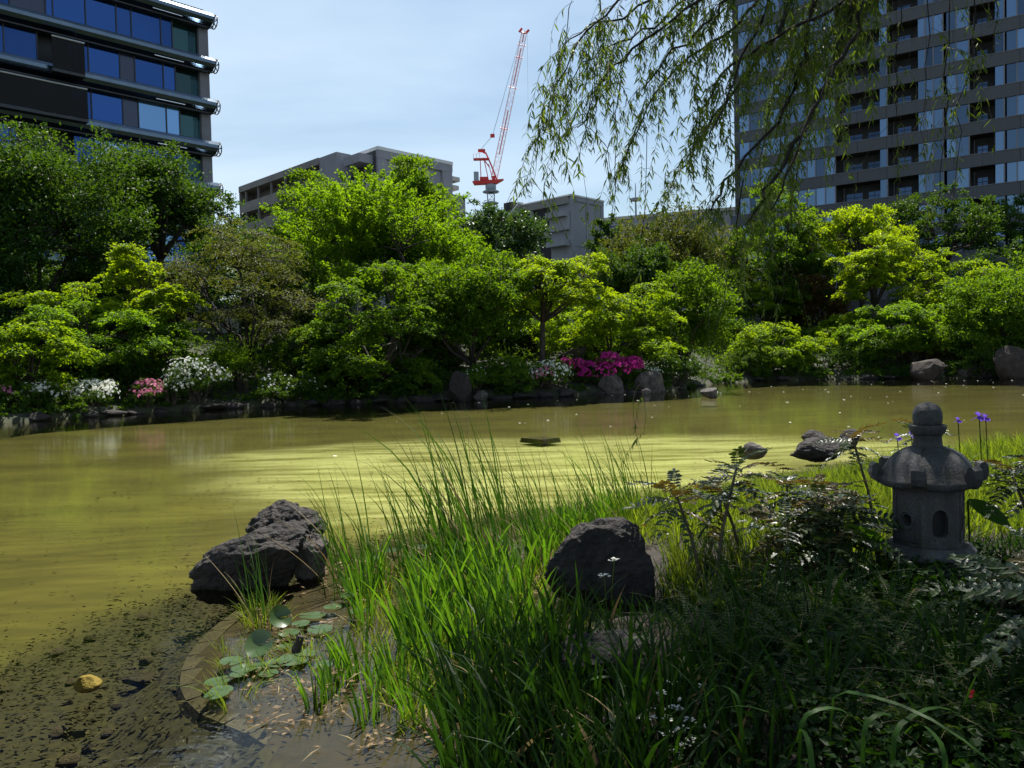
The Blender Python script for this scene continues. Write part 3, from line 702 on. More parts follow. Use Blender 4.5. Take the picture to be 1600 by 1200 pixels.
# far low building with an antenna mast, seen between the hanging willow twigs
fb = Wp(1010, 340, 130)
far_b = empty('low_building', (fb.x, 130, BASE), R(-20), 'distant low flat roofed building just showing over the treetops', 'building')
hb = fb.z - BASE
MB().box(-9, 26, 0, 12, 0, hb).build('wall', M['concrete'], far_b)
MB().box(-9.3, 26.3, -0.3, 12.3, hb + 0.01, hb + 0.5).build('roof_slab', M['pale_wall'], far_b)
for x in np.arange(-7, 24, 3.4): MB().box(x, x + 2.0, -0.06, -0.01, hb - 2.6, hb - 0.9).build('window', M['glass_grey'], far_b)
am = Wp(993, 300, 128)
mast = empty('antenna_mast', (am.x, 128, BASE), 0, 'thin antenna mast with a small platform standing over the distant trees', 'mast')
MB().tube([(0, 0, 0), (0, 0, am.z - BASE - 2.2), (0, 0, am.z - BASE + 1.4)], [0.22, 0.14, 0.05], 6).build('pole', M['crane_grey'], mast)
MB().lathe([(0.1, 0), (0.75, 0.05), (0.75, 0.5), (0.1, 0.55)], 10).build('platform', M['concrete'], mast, loc=(0, 0, am.z - BASE - 1.5))

# ------------------------------------------------------------------ tower crane
cp = Wp(767, 300, 200)
crane = empty('tower_crane', (cp.x, 200, BASE), 0, 'red luffing tower crane with its lattice jib raised steeply against the sky', 'crane')
zt = Wp(767, 288, 200).z - BASE
def lattice(mb, A, B, w0, w1, bays, up, side, r=0.07, rd=0.045):
    A, B, up, side = (np.array(v, float) for v in (A, B, up, side))
    cs = []
    for q in range(bays + 1):
        t = q / bays; c = A + (B - A) * t; w = w0 + (w1 - w0) * t
        cs.append([c + side * w * sx / 2 + up * w * sy / 2 for sx, sy in ((-1, -1), (1, -1), (1, 1), (-1, 1))])
    for k in range(4): mb.tube([c[k] for c in cs], r, 4, cap=False)
    for q in range(bays):
        for k in range(4):
            a, b = (cs[q][k], cs[q + 1][(k + 1) % 4]) if q % 2 else (cs[q][(k + 1) % 4], cs[q + 1][k])
            mb.tube([a, b], rd, 3, cap=False); mb.tube([cs[q][k], cs[q][(k + 1) % 4]], rd, 3, cap=False)
mb = MB(); lattice(mb, (0, 0, 0), (0, 0, zt - 0.2), 1.7, 1.7, 22, (0, 1, 0), (1, 0, 0), 0.13, 0.075); mb.build('mast', M['crane_grey'], crane)
for dz, rr in ((-2.1, 2.1), (-5.0, 1.9)):
    MB().lathe([(0.9, 0), (rr, 0.05), (rr, 0.35), (0.9, 0.4)], 8).build('mast_platform', M['crane_grey'], crane, loc=(0, 0, zt + dz))
MB().lathe([(1.15, -1.6), (1.35, -1.2), (1.35, -0.1), (1.0, 0)], 12).build('slewing_ring', M['crane_grey'], crane, loc=(0, 0, zt))
turn = link('slewing_platform', MB().add([(-4.6, -1.1, .7), (3.3, -1.0, 1.1), (3.3, 1.0, 1.1), (-4.6, 1.1, .7), (-4.2, -1.0, 0.0), (1.5, -.9, .1), (1.5, .9, .1), (-4.2, 1.0, 0.0)],
            [(0, 1, 2, 3), (4, 7, 6, 5), (0, 4, 5, 1), (1, 5, 6, 2), (2, 6, 7, 3), (3, 7, 4, 0)]).mesh('slewing_platform', M['red']), crane, loc=(0, 0, zt))
MB().box(-4.2, -3.0, -0.8, 0.8, 0.8, 3.1).build('machine_cabin', M['crane_grey'], crane, loc=(0, 0, zt))
MB().box(-2.7, -0.6, -0.9, 0.9, 0.95, 1.75).build('winch', M['red'], crane, loc=(0, 0, zt))
MB().box(0.4, 1.2, -1.0, 0.2, 1.12, 1.9).build('winch_housing', M['red'], crane, loc=(0, 0, zt))
apex = (-2.6, 0, 8.6)
mb = MB()
for s in (-1, 1):
    mb.tube([(1.6, 0.8 * s, 1.1), (0.2, 0.55 * s, 5.0), (-1.0, 0.4 * s, 7.8), (-2.6, 0.3 * s, 8.6)], 0.16, 5)
    mb.tube([(-2.4, 0.8 * s, 1.0), (-2.5, 0.6 * s, 6.3)], 0.09, 5)
    mb.tube([(-0.5, 0.6 * s, 1.0), (-1.6, 0.5 * s, 6.6)], 0.10, 5); mb.tube([(0.6, 0.6 * s, 1.1), (-0.4, 0.5 * s, 5.0)], 0.08, 4)
    mb.tube([(-1.7, 0.5 * s, 6.4), (-0.2, 0.5 * s, 4.3)], 0.08, 4)
mb.box(-3.0, -1.2, -0.5, 0.5, 8.2, 8.8); mb.build('a_frame', M['red'], crane, loc=(0, 0, zt))
mb = MB(); mb.box(-4.2, -0.2, -0.9, 0.9, 6.2, 6.45)
for x in (-4.2, -3.4, -2.6): mb.tube([(x, -0.9, 6.4), (x, -0.9, 7.5)], 0.04, 4)
mb.tube([(-4.2, -0.9, 7.5), (-2.6, -0.9, 7.5)], 0.04, 4); mb.build('frame_platform', M['red'], crane, loc=(0, 0, zt))
jb0 = np.array([0.9, 0, 1.4]); tip = Wp(821, 42, 200); jb1 = np.array([tip.x - cp.x, 0, tip.z - BASE - zt])
jd = unit(jb1 - jb0); ju = np.array([-jd[2], 0, jd[0]])
mb = MB(); lattice(mb, jb0, jb0 + (jb1 - jb0) * .96, 1.5, 1.25, 34, ju, (0, 1, 0), 0.055, 0.032)
jib = mb.build('jib', M['jib_pink'], crane, loc=(0, 0, zt))
mb = MB()
for a, b in ((.16, .45), (.62, .86), (.90, .97)): mb.tube([jb0 + (jb1 - jb0) * a, jb0 + (jb1 - jb0) * b], 0.13, 4)
for a in (.33, .60, .80, .88): mb.tube([jb0 + (jb1 - jb0) * a + ju * 1.1, jb0 + (jb1 - jb0) * a - ju * 1.1], 0.12, 4)
mb.build('jib_walkway', M['red'], jib)
e = jb0 + (jb1 - jb0) * .96
mb = MB(); mb.tube([e + ju * 1.3, e + jd * 1.0 + ju * .8], 0.28, 6); mb.tube([e - ju * .4, e + jd * 1.0 - ju * 1.0], 0.30, 6); mb.tube([e + ju * .9, e - ju * .7], .2, 5); mb.build('jib_head', M['red'], jib)
mb = MB()
pend = jb0 + (jb1 - jb0) * .27 + ju * 2.6
for s in (-.3, .3):
    mb.tube([(apex[0] + .4, s, apex[2] + .3), pend + np.array([0, s, 0])], 0.03, 3); mb.tube([pend + np.array([0, s, 0]), e + ju * .6], 0.03, 3)
mb.tube([e - ju * .8, e + np.array([0.3, 0, -46])], 0.025, 3); mb.build('cable', M['metal_dark'], crane, loc=(0, 0, zt))
MB().box(-.55, .55, -.5, .5, -.35, .35).build('pulley_block', M['red'], crane, loc=(pend[0], pend[1], pend[2] + zt))

# garden terrace wall and deck on the slope behind the left hand trees
tw = empty('terrace_wall', (Wp(300, 480, 43).x, 43, 0), R(4), 'pale stone terrace wall glimpsed through the trees on the left slope', 'wall')
zt_ = Wp(300, 472, 43).z
wall_c = MB().box(-1.5, 2.5, 0.06, 0.55, 2.2, zt_ - 0.14).build('wall_core', M['concrete_dark'], tw)
for i, x in enumerate(np.arange(-1.5, 2.5, 1.0)):
    MB().box(x + .02, x + .98, 0.0 + 0.02 * (i % 3), 0.055, 2.4, zt_ - 0.17 - 0.02 * (i % 2)).build('stone_slab', M['pale_wall'], tw)
MB().box(-1.6, 2.6, -0.08, 0.62, zt_ - 0.13, zt_).build('coping', M['white_coping'], tw)
dk = empty('garden_deck', (Wp(0, 470, 40).x, 40, 0), R(6), 'pale edged garden deck half hidden behind the dark tree at the far left', 'deck')
zd = Wp(20, 472, 40).z
for i in range(9): MB().box(-6 + i * 1.0, -5.03 + i * 1.0, 0, 3, zd - 0.10, zd).build('deck_board', M['pale_wall'], dk)
MB().box(-6, 3.0, -0.05, 0.12, zd - 0.42, zd - 0.11).build('edge_beam', M['metal_dark'], dk)
for x in (-5.5, -2.5, 0.0, 2.6): MB().box(x, x + .25, .3, .55, 0.5, zd - 0.43).build('deck_post', M['metal_dark'], dk)

# ------------------------------------------------------------------ rocks
def rock_mesh(name, size, seed, mat, sub=4, cuts=11, rough=0.10):
    import bmesh
    rg = np.random.default_rng(seed)
    bm = bmesh.new(); bmesh.ops.create_icosphere(bm, subdivisions=sub, radius=1.0)
    V = np.array([v.co[:] for v in bm.verts])
    for _ in range(cuts):
        nrm = unit(rg.normal(size=3) * np.array([1, 1, .8])); d = rg.uniform(0.55, 0.86)
        over = V @ nrm - d; V = V - np.clip(over, 0, None)[:, None] * nrm * 0.93
    off = rg.uniform(0, 50, 3)
    for i, v in enumerate(V):
        a = mnoise.fractal(Vector(v * 1.6 + off), 1.0, 2.0, 5) * rough + (mnoise.ridged_multi_fractal(Vector(v * 4.2 + off), 0.9, 2.1, 5, 1.0, 2.0) - 1.0) * rough * 0.42
        V[i] = v * (1 + a)
    V *= np.array(size) / 2
    for v, c in zip(bm.verts, V): v.co = c
    me = bpy.data.meshes.new(name); bm.to_mesh(me); bm.free()
    me.materials.append(M[mat]); me.polygons.foreach_set('use_smooth', np.ones(len(me.polygons), bool))
    return me
def rock(px, py, w, h, mat, seed, label, depth=None, z=0.0, dep=0.75, rz=0.0, cat='rock', group=None, sub=4, name='rock', sink=0.25, tilt=0.0, rough=0.10, cuts=11):
    """a boulder whose foot is seen at pixel (px, py) on level z; w, h its size in photo pixels"""
    p = Gp(px, py, z) if depth is None else Wp(px, py, depth)
    k = p.y / F
    W, H = w * k, h * k
    me = rock_mesh(name, (W, W * dep, H * (1 + sink) * 1.06), seed, mat, sub, cuts, rough)
    o = link(name, me, None, (p.x, p.y + W * dep * .35, p.z + H * .5 - H * sink * .5), (0, tilt, rz))
    return tag(o, label, cat, group)
rock(388, 925, 215, 84, 'rock_dark', 5, 'large dark brown boulder in the water at the left, front one of its pair', dep=.6, rz=.10, sub=6, tilt=-.30, rough=.13, cuts=7)
rock(437, 885, 140, 84, 'rock_dark', 8, 'rugged dark boulder directly behind the front left boulder, in the pond', dep=.8, rz=.8, sub=6, rough=.18)
rock(478, 905, 70, 66, 'rock_grey', 12, 'rough pale flecked stone at the right end of the left boulder pair', dep=.8, rz=.4, sub=5, rough=.2)
rock(952, 962, 205, 132, 'rock_dark', 23, 'big black boulder on the muddy bank among the grass, centre of the foreground', z=.02, dep=.7, rz=-.3, sub=6, tilt=-.22, rough=.11, cuts=7)
rock(965, 1075, 230, 66, 'rock_dark', 27, 'low shaded boulder half buried in grass in front of the big black boulder', z=.05, dep=.7, rz=.1, sub=5)
rock(1178, 714, 50, 22, 'rock_grey', 31, 'small grey brown rock alone in the water, left of the rock cluster', z=0, dep=.8)
rock(1288, 716, 104, 30, 'rock_dark', 33, 'wide flat topped rock in the water behind the lantern shrubs', z=0, dep=.55, sub=5)
rock(1274, 690, 42, 19, 'rock_dark', 35, 'rounded rock resting behind the wide flat topped rock', z=0.10, dep=.8)
rock(1330, 697, 44, 24, 'rock_dark', 36, 'tilted wedge of rock at the right end of the rock cluster', z=0.05, dep=.7, tilt=-.4)
rock(1112, 620, 36, 14, 'rock_grey', 41, 'small domed rock standing alone in the far water', z=0, dep=.8)
rock(716, 627, 42, 46, 'rock_dark', 43, 'upright dark rock at the far waterline below the white azalea shrub', z=0, dep=.8)
rock(752, 625, 30, 15, 'rock_grey', 44, 'small pale edged rock right of the upright waterline rock', z=0)
rock(910, 612, 26, 34, 'rock_dark', 45, 'dark upright stone below the left end of the magenta azalea', z=0)
rock(958, 616, 46, 30, 'rock_grey', 46, 'ribbed grey stone under the magenta azalea at the waterline', z=0)
rock(1020, 614, 56, 34, 'rock_grey', 47, 'squarish grey boulder at the waterline right of the magenta azalea', z=0, dep=.7)
rock(1009, 616, 18, 9, 'rock_grey', 48, 'little pale rock in front of the squarish grey boulder', z=0)
rock(900, 572, 56, 34, 'rock_brown', 49, 'brown rock behind the magenta azalea', depth=38.5)
rock(1124, 592, 54, 26, 'rock_brown', 50, 'broad brown boulder on the far shore left of the layered maple', z=0.05)
rock(1152, 590, 38, 12, 'rock_grey', 51, 'flat split stones at the foot of the broad brown boulder', z=0.02)
rock(1292, 588, 34, 18, 'rock_brown', 52, 'small pointed brown rock on the far shore right of the layered maple', z=0.02)
rock(1352, 574, 26, 13, 'rock_brown', 53, 'reddish flat rock up the far bank under the right hand maples', depth=52)
rock(1433, 588, 34, 14, 'rock_grey', 54, 'pale low rock at the right far waterline', z=0)
rock(1462, 590, 60, 36, 'rock_brown', 55, 'large brown slab sloping on the right far bank', z=.1)
rock(1515, 591, 34, 18, 'rock_grey', 56, 'white topped rock at the waterline near the right edge', z=0)
rock(1584, 592, 62, 52, 'rock_brown', 57, 'large tilted brown boulder at the right edge of the far shore', z=0, dep=.6, tilt=.25)
rock(92, 652, 84, 30, 'rock_dark', 58, 'dark waterline boulder below the white flowers at the far left', z=0)
rock(380, 634, 26, 38, 'rock_brown', 59, 'upright reddish stone between the white azalea and the pale dotted hedge', z=0)
rock(20, 657, 70, 26, 'rock_dark', 60, 'dark waterline boulder at the left edge of the picture', z=0)
rg = np.random.default_rng(77)
for i, px in enumerate([-90, -40, 55, 135, 170, 205, 245, 285, 325, 355, 415, 450, 485, 520, 555, 590, 625, 660, 690, 780, 815, 850, 882, 935, 985, 1062, 1090, 1185, 1225, 1255, 1325, 1360, 1395, 1545, 1640, 1700]):
    f = np.interp(px, [q[0] for q in SHORE_PX], [q[1] for q in SHORE_PX])
    p = Vector(((px - 800) / F * f, f, 0))
    sx = rg.uniform(.6, 1.5); sz = rg.uniform(.22, .48)
    me = rock_mesh('edging_stone', (sx, sx * .7, sz), 200 + i, 'rock_dark', 3, 9)
    tag(link('edging_stone', me, None, (p.x, p.y + .1, .04 + rg.uniform(-.05, .08)), (0, 0, rg.uniform(-.5, .5))), 'dark shaded edging stone in the row along the far waterline', 'edging stone', 'edging stones along the far waterline')
# stones in the shallow water at the left
rock(130, 1081, 44, 20, 'stone_yellow', 61, 'smooth yellow stone lying in the shallow water at the lower left', z=-.10, dep=.8, rough=.04, cat='stone', name='stone')
rock(212, 1072, 66, 16, 'rock_dark', 62, 'long dark slab under the water right of the smooth yellow stone', z=-.26, dep=.5, cat='stone', name='stone')
p = Gp(845, 686, -.28)
tag(link('stone_slab', MB().add([(-.55, -.5, -.2), (.5, -.55, -.2), (.6, .45, -.2), (-.5, .6, -.2), (-.5, -.45, .16), (.45, -.5, .18), (.55, .4, .17), (-.45, .55, .16)],
     [(0, 3, 2, 1), (4, 5, 6, 7), (0, 1, 5, 4), (1, 2, 6, 5), (2, 3, 7, 6), (3, 0, 4, 7)]).mesh('stone_slab', M['kerb']), None, (p.x, p.y, -.30), (0, 0, .75), (.6, .75, .3)), 'flat dark square slab awash in the middle of the pond', 'slab')
rg = np.random.default_rng(6)
peb = [rock_mesh('pebble', (1, .8, .5), 300 + i, 'rock_grey' if i < 2 else 'rock_dark', 2, 5, .05) for i in range(4)]
for i in range(46):
    x, y = rg.uniform(-3.4, -1.5), rg.uniform(3.3, 7.0)
    if in_poly(np.array([[x, y]]), NEAR_POLY)[0] or seg_dist(np.array([[x, y]]), NEAR)[0] < .25: continue
    s = rg.uniform(.05, .13)
    tag(link('pebble', peb[rg.integers(4)], None, (x, y, hz(x, y) + s * .15), (0, 0, rg.uniform(0, 6)), (s, s, s)), 'pebble lying on the pond bed among the dark weed at the lower left', 'pebble', 'pebbles on the pond bed')

# curved stone kerb under water round the marsh
kerb = empty('kerb_ring', (-1.3, 4.7, -.1), 0, 'curved dark stone kerb just under the water round the reed bed', 'kerb')
KP0 = np.array([(-1.90, 5.95), (-1.97, 5.55), (-2.0, 5.15), (-1.96, 4.72), (-1.82, 4.28), (-1.58, 3.95), (-1.26, 3.72), (-.98, 3.40), (-.86, 2.95), (-.95, 2.5)])
KP = []
for i in range(1, len(KP0) - 2):
    p0, p1, p2, p3 = KP0[i - 1:i + 3]
    for f_ in (0, .5): KP.append(.5 * ((2 * p1) + (-p0 + p2) * f_ + (2 * p0 - 5 * p1 + 4 * p2 - p3) * f_ ** 2 + (-p0 + 3 * p1 - 3 * p2 + p3) * f_ ** 3))
for (a, b) in zip(KP[:-1], KP[1:]):
    a, b = np.array(a) - (-1.3, 4.7), np.array(b) - (-1.3, 4.7)
    d = unit(b - a); q = np.array([-d[1], d[0]])
    if q @ (np.array([0, 0]) - (a + b) / 2) > 0: q = -q
    a2, b2 = a + d * .006, b - d * .006
    V = [(*(a2 - q * .07), 0.055), (*(b2 - q * .07), .055), (*(b2 + q * .05), .045), (*(a2 + q * .05), .045), (*(a2 - q * .07), -.3), (*(b2 - q * .07), -.3), (*(b2 + q * .20), -.3), (*(a2 + q * .20), -.3)]
    mb = MB().add(V, [(0, 1, 2, 3), (4, 7, 6, 5), (0, 4, 5, 1), (1, 5, 6, 2), (2, 6, 7, 3), (3, 7, 4, 0)]); mb.build('kerb_stone', M['kerb'], kerb)

# ------------------------------------------------------------------ trees of the far bank
def rand_dirs(rg, n):
    return unit(rg.normal(size=(n, 3)))
def pad_leaves(mb, rg, style, c, r, n, ls, axis0, mi=0):
    """one spray of foliage: a drooping plate, a round clump or a plume"""
    if style == 'layer':
        m_ = int(rg.integers(9, 14)); sa = rg.uniform(0, 2 * PI, m_); sl = r * rg.uniform(.55, 1.35, m_); sz = rg.normal(0, .13 * r, m_)
        k = rg.integers(0, m_, n); t = rg.uniform(.05, 1, n) ** .75
        dirs = np.stack([np.cos(sa), np.sin(sa), np.zeros(m_)], 1)[k]; lat = np.stack([-dirs[:, 1], dirs[:, 0], np.zeros(n)], 1)
        q = t * sl[k]; side = rg.normal(0, 1, n) * (.26 * r * (1.15 - t))
        z = sz[k] - .26 * q * q / r + rg.normal(0, .045 * r, n) + .10 * r * np.sin(k * 2.1)
        P = c + dirs * q[:, None] + lat * side[:, None] + np.stack([np.zeros(n), np.zeros(n), z], 1)
        A = dirs + lat * (side / (.2 * r))[:, None] * .5 + rg.normal(0, .4, (n, 3)) + np.array([0, 0, -.30])
        N = np.array([0, 0, 1.0]) + rg.normal(0, .40, (n, 3)) + dirs * .12
    elif style == 'plume':
        t = rg.uniform(0, 1, n) ** .8
        u_ = unit(axis0 * .75 + np.array([0, 0, .9]))
        L = r * 2.1
        k = rg.integers(0, 5, n); fan = np.stack([np.cos(k * 1.257), np.sin(k * 1.257), np.zeros(n)], 1)
        P = c + u_ * (t * L - L * .45)[:, None] + fan * (t * .38 * L)[:, None] + np.array([0, 0, -1.0]) * (t ** 2 * .35 * L)[:, None] + rg.normal(0, .10 * r, (n, 3)) * (1.4 - t)[:, None]
        A = u_ + fan * .8 + rg.normal(0, .6, (n, 3)) + np.array([0, 0, -.5])
        N = rg.normal(0, .6, (n, 3)) + np.array([0, 0, .9])
    else:
        m_ = max(5, n // 42); sd_ = rand_dirs(rg, m_); sc = sd_ * (r * rg.uniform(.40, 1.38, m_))[:, None] * np.array([1, 1, .82])
        k = rg.integers(0, m_, n); d = unit(sd_[k] + rg.normal(0, .5, (n, 3)))
        P = c + sc[k] + rg.normal(0, 1, (n, 3)) * np.array([.20, .20, .11]) * r
        A = d + rg.normal(0, .7, (n, 3)); N = d * .6 + np.array([0, 0, .7]) + rg.normal(0, .45, (n, 3))
    mb.leaves(P, A, N, ls * rg.uniform(.65, 1.3, n), rg.uniform(.5, .75, n), 'fold', mi)
def tree(label, px, top, bot, hw, d, style='clump', leaf='green', seed=1, pads=26, leaves=14000, ls=.15, name='tree', cat='tree', group=None,
         foot=None, stems=1, lean=0.0, padr=.34, bark='bark', trunk_r=None, hollow=.45, squash=.85, bare=False, low=-.55):
    rg = np.random.default_rng(seed)
    hw *= 1.10; bot += .18 * (bot - top) * (bot < 585); leaves = int(leaves * 1.75); ls *= 1.15
    C = np.array(Wp(px, (top + bot) / 2, d)); a = hw * d / F; c = (bot - top) / 2 * d / F; b = a * squash
    fx = C[0] if foot is None else (foot - 800) / F * d
    g = hz(fx, d)
    root = empty(name, (fx, d, g), 0, label, cat, group)
    O = np.array([fx, d, g])
    # foliage pads over an uneven crown
    D = rand_dirs(rg, pads * 3); D = D[D[:, 2] > low][:pads]
    k = len(D); ph = rg.uniform(0, 6, 3)
    lump = 1 + .16 * np.sin(D[:, 0] * 4 + ph[0]) + .14 * np.sin(D[:, 2] * 5 + ph[1]) + .12 * np.sin(D[:, 1] * 4 + ph[2])
    q = rg.uniform(hollow, .86, k) * lump
    PC = C + D * q[:, None] * np.array([a, b, c])
    pr = padr * min(a, (a + c) / 2) * rg.uniform(.65, 1.3, k)
    wgt = pr ** 2 / (pr ** 2).sum()
    mb = MB()
    for i in range(k):
        ax = np.array([D[i, 0], D[i, 1], 0.0]); ax = ax / (np.linalg.norm(ax) + .3)
        pad_leaves(mb, rg, style, PC[i] - O, pr[i], max(20, int(leaves * wgt[i])), ls, ax)
    mb.build('crown', M[leaf], root)
    # trunk and limbs
    tr = trunk_r or max(.05, .022 * (C[2] + c - g) + .02)
    hfork = max(.25, (C[2] - c * .75) - g)
    fork = np.array([(C[0] - fx) * .35 + lean, 0, hfork])
    tops_ = []
    for s in range(stems):
        o = rg.normal(0, .18 * (stems > 1), 3) * np.array([1, 1, 0])
        pts = [o * .3 + np.array([0, 0, -.3]), o * .5 + fork * .35 + rg.normal(0, .03, 3), fork * .75 + o, fork + o * 1.6 + np.array([0, 0, .05])]
        mt = MB(); mt.tube(pts, [tr * 1.3, tr, tr * .85, tr * .75], 8); mt.build('trunk', M[bark], root, smooth=True); tops_.append(pts[-1])
    nl = max(3, min(8, k // 3)); order = rg.permutation(k)
    mains = order[:nl]; lim = [MB() for _ in mains]; mids = []
    for j, i in enumerate(mains):
        s = tops_[j % stems]; e = PC[i] - O
        m1 = s + (e - s) * .4 + np.array([0, 0, .10 * np.linalg.norm(e - s)]) + rg.normal(0, .05 * a, 3)
        m2 = s + (e - s) * .72 + rg.normal(0, .05 * a, 3)
        lim[j].tube([s, m1, m2, e], [tr * .62, tr * .42, tr * .26, tr * .1], 6); mids.append((m1 + m2) / 2)
    mids = np.array(mids)
    for i in order[nl:]:
        e = PC[i] - O; j = int(np.argmin(np.linalg.norm(mids - e, axis=1))); s = mids[j]
        lim[j].tube([s, s + (e - s) * .5 + rg.normal(0, .04 * a, 3) + np.array([0, 0, .03 * a]), e], [tr * .28, tr * .18, tr * .06], 5)
    for i in range(k):                                   # twigs through each pad
        e = PC[i] - O; j = int(np.argmin(np.linalg.norm(mids - e, axis=1)))
        for _ in range(9 if bare else 3):
            v = rand_dirs(rg, 1)[0] * pr[i] * rg.uniform(.6, 1.1)
            if bare or style == 'layer': v[2] *= .5
            lim[j].tube([e - v * .3, e + v * .4 + rg.normal(0, .06 * pr[i], 3), e + v], [tr * .09, tr * .06, tr * .02], 4)
    for lb in lim: lb.build('limb', M[bark], root, smooth=True)
    return root

T = tree
# left bank
T('big dark green tree filling the upper left corner below the office block', 58, 238, 480, 150, 40, 'clump', 'dark', 101, 46, 30000, .17, padr=.30)
T('leafy dark tree in front of the right end of the office block', 248, 214, 400, 86, 46, 'clump', 'dark', 102, 34, 17000, .17, padr=.30)
T('bright yellow green maple rising in tiers at the left', 215, 372, 560, 62, 34, 'layer', 'maple_yellow', 103, 32, 13000, .115, 'maple_tree', 'maple', padr=.42, low=-.9)
T('broad layered maple spreading below the yellow maple at the left', 150, 455, 605, 128, 32, 'layer', 'maple_soft', 104, 40, 16000, .115, 'maple_tree', 'maple', padr=.30, low=-.9)
T('low maple with flat leaf tiers over the water at the left edge', 45, 490, 625, 92, 28, 'layer', 'maple', 105, 30, 13000, .11, 'maple_tree', 'maple', padr=.34, low=-.9)
T('thinly leaved tree with bare spreading branches left of centre', 376, 308, 560, 145, 36, 'layer', 'olive', 106, 54, 9000, .10, foot=395, padr=.24, bare=True, hollow=.4, trunk_r=.17)
T('tall feathery tree with upswept plumes, highest of the left centre', 568, 232, 470, 118, 44, 'plume', 'maple_soft', 107, 50, 26000, .15, padr=.36)
T('dark bushy tree in front of the long grey housing block', 642, 255, 400, 66, 47, 'clump', 'green', 108, 26, 11000, .16, padr=.34)
T('feathery sunlit tree leaning right below the grey housing block', 650, 300, 500, 100, 41, 'plume', 'maple_soft', 118, 38, 17000, .14, padr=.34)
T('wide rounded tree hanging low over the far water, left of centre', 590, 410, 622, 140, 34, 'layer', 'green', 109, 52, 19000, .13, padr=.26, low=-.95)
T('mid green tree rising behind the low rounded tree at centre', 735, 372, 600, 98, 37, 'clump', 'green', 110, 44, 18000, .14, padr=.28)
T('glossy leaved dark tree with upright shoots below the crane', 768, 318, 440, 98, 52, 'clump', 'glossy', 111, 40, 15000, .19, padr=.26)
T('vivid yellow green maple with a dark leaning trunk at centre', 850, 385, 500, 98, 37.5, 'layer', 'maple_yellow', 112, 36, 15000, .12, 'maple_tree', 'maple', foot=848, padr=.34, low=-.5, trunk_r=.16)
T('wide bright maple above the magenta azalea', 955, 440, 572, 112, 40, 'layer', 'maple', 113, 44, 18000, .12, 'maple_tree', 'maple', padr=.30, low=-.9)
T('dense low tree behind hanging willow twigs right of the magenta azalea', 1070, 425, 588, 85, 43, 'clump', 'green', 114, 36, 15000, .14, padr=.30)
T('rounded olive tree behind the willow twigs, right of the stair block', 1055, 335, 460, 125, 64, 'clump', 'olive', 115, 44, 16000, .20, padr=.28)
T('slim dark conifer standing beside the right wall of the stair block', 952, 305, 470, 26, 72, 'clump', 'dark', 116, 24, 6000, .22, 'conifer_tree', 'conifer', padr=.55)
T('mid green tree filling the gap below the stair block', 985, 390, 470, 70, 58, 'clump', 'dark', 117, 26, 9000, .18)
# right bank
T('open tree with dark branches and lit tips at the left of the tower', 1212, 300, 450, 95, 62, 'clump', 'green', 121, 44, 9500, .19, padr=.22, hollow=.6, stems=2)
T('yellow topped tree standing against the middle of the tower', 1345, 308, 415, 60, 60, 'clump', 'maple_yellow', 122, 30, 6500, .18, padr=.28, hollow=.6)
T('bright rounded tree below the yellow topped tree', 1365, 365, 480, 72, 55, 'layer', 'maple_yellow', 123, 34, 11000, .15, padr=.32)
T('dark thin tree in front of the tower windows', 1470, 285, 425, 92, 66, 'clump', 'dark', 124, 40, 7000, .20, padr=.20, hollow=.55)
T('dark thin tree at the right edge before the tower', 1592, 280, 420, 62, 68, 'clump', 'dark', 125, 28, 5200, .20, padr=.22)
T('yellow green tree mass under the dark thin tree', 1500, 388, 490, 90, 54, 'layer', 'maple', 126, 40, 13000, .14, padr=.28)
T('large dense tree sloping down to the right edge of the far bank', 1575, 412, 592, 100, 47, 'clump', 'green', 127, 48, 20000, .15, padr=.27)
T('leafy tree over the dark hollow of the right bank', 1420, 440, 585, 92, 50, 'layer', 'maple_soft', 128, 44, 16000, .14, padr=.28, low=-.8)
T('layered maple drooping to the water on the right far shore', 1205, 492, 588, 76, 52, 'layer', 'maple', 129, 34, 14000, .13, 'maple_tree', 'maple', padr=.34, low=-.9)
T('small fresh green tree above the layered maple of the far shore', 1192, 425, 505, 54, 60, 'layer', 'maple', 130, 24, 8000, .16)
T('small round bronze leaved tree on the upper lawn', 1276, 428, 505, 44, 60, 'clump', 'brown', 131, 26, 6500, .14, padr=.34, stems=3)
T('bushy tree left of the small fresh green tree', 1128, 415, 510, 52, 60, 'clump', 'shrub', 132, 26, 8500, .16)
T('small bright maple at the foot of the bronze leaved tree', 1330, 470, 560, 58, 56, 'layer', 'maple', 133, 26, 9000, .14, 'maple_tree', 'maple', padr=.36)
T('tree at the far right just beyond the picture edge', 1690, 380, 590, 110, 50, 'clump', 'green', 134, 36, 12000, .17)
T('tree just beyond the left edge of the picture', -130, 250, 600, 120, 36, 'clump', 'dark', 135, 36, 14000, .18)

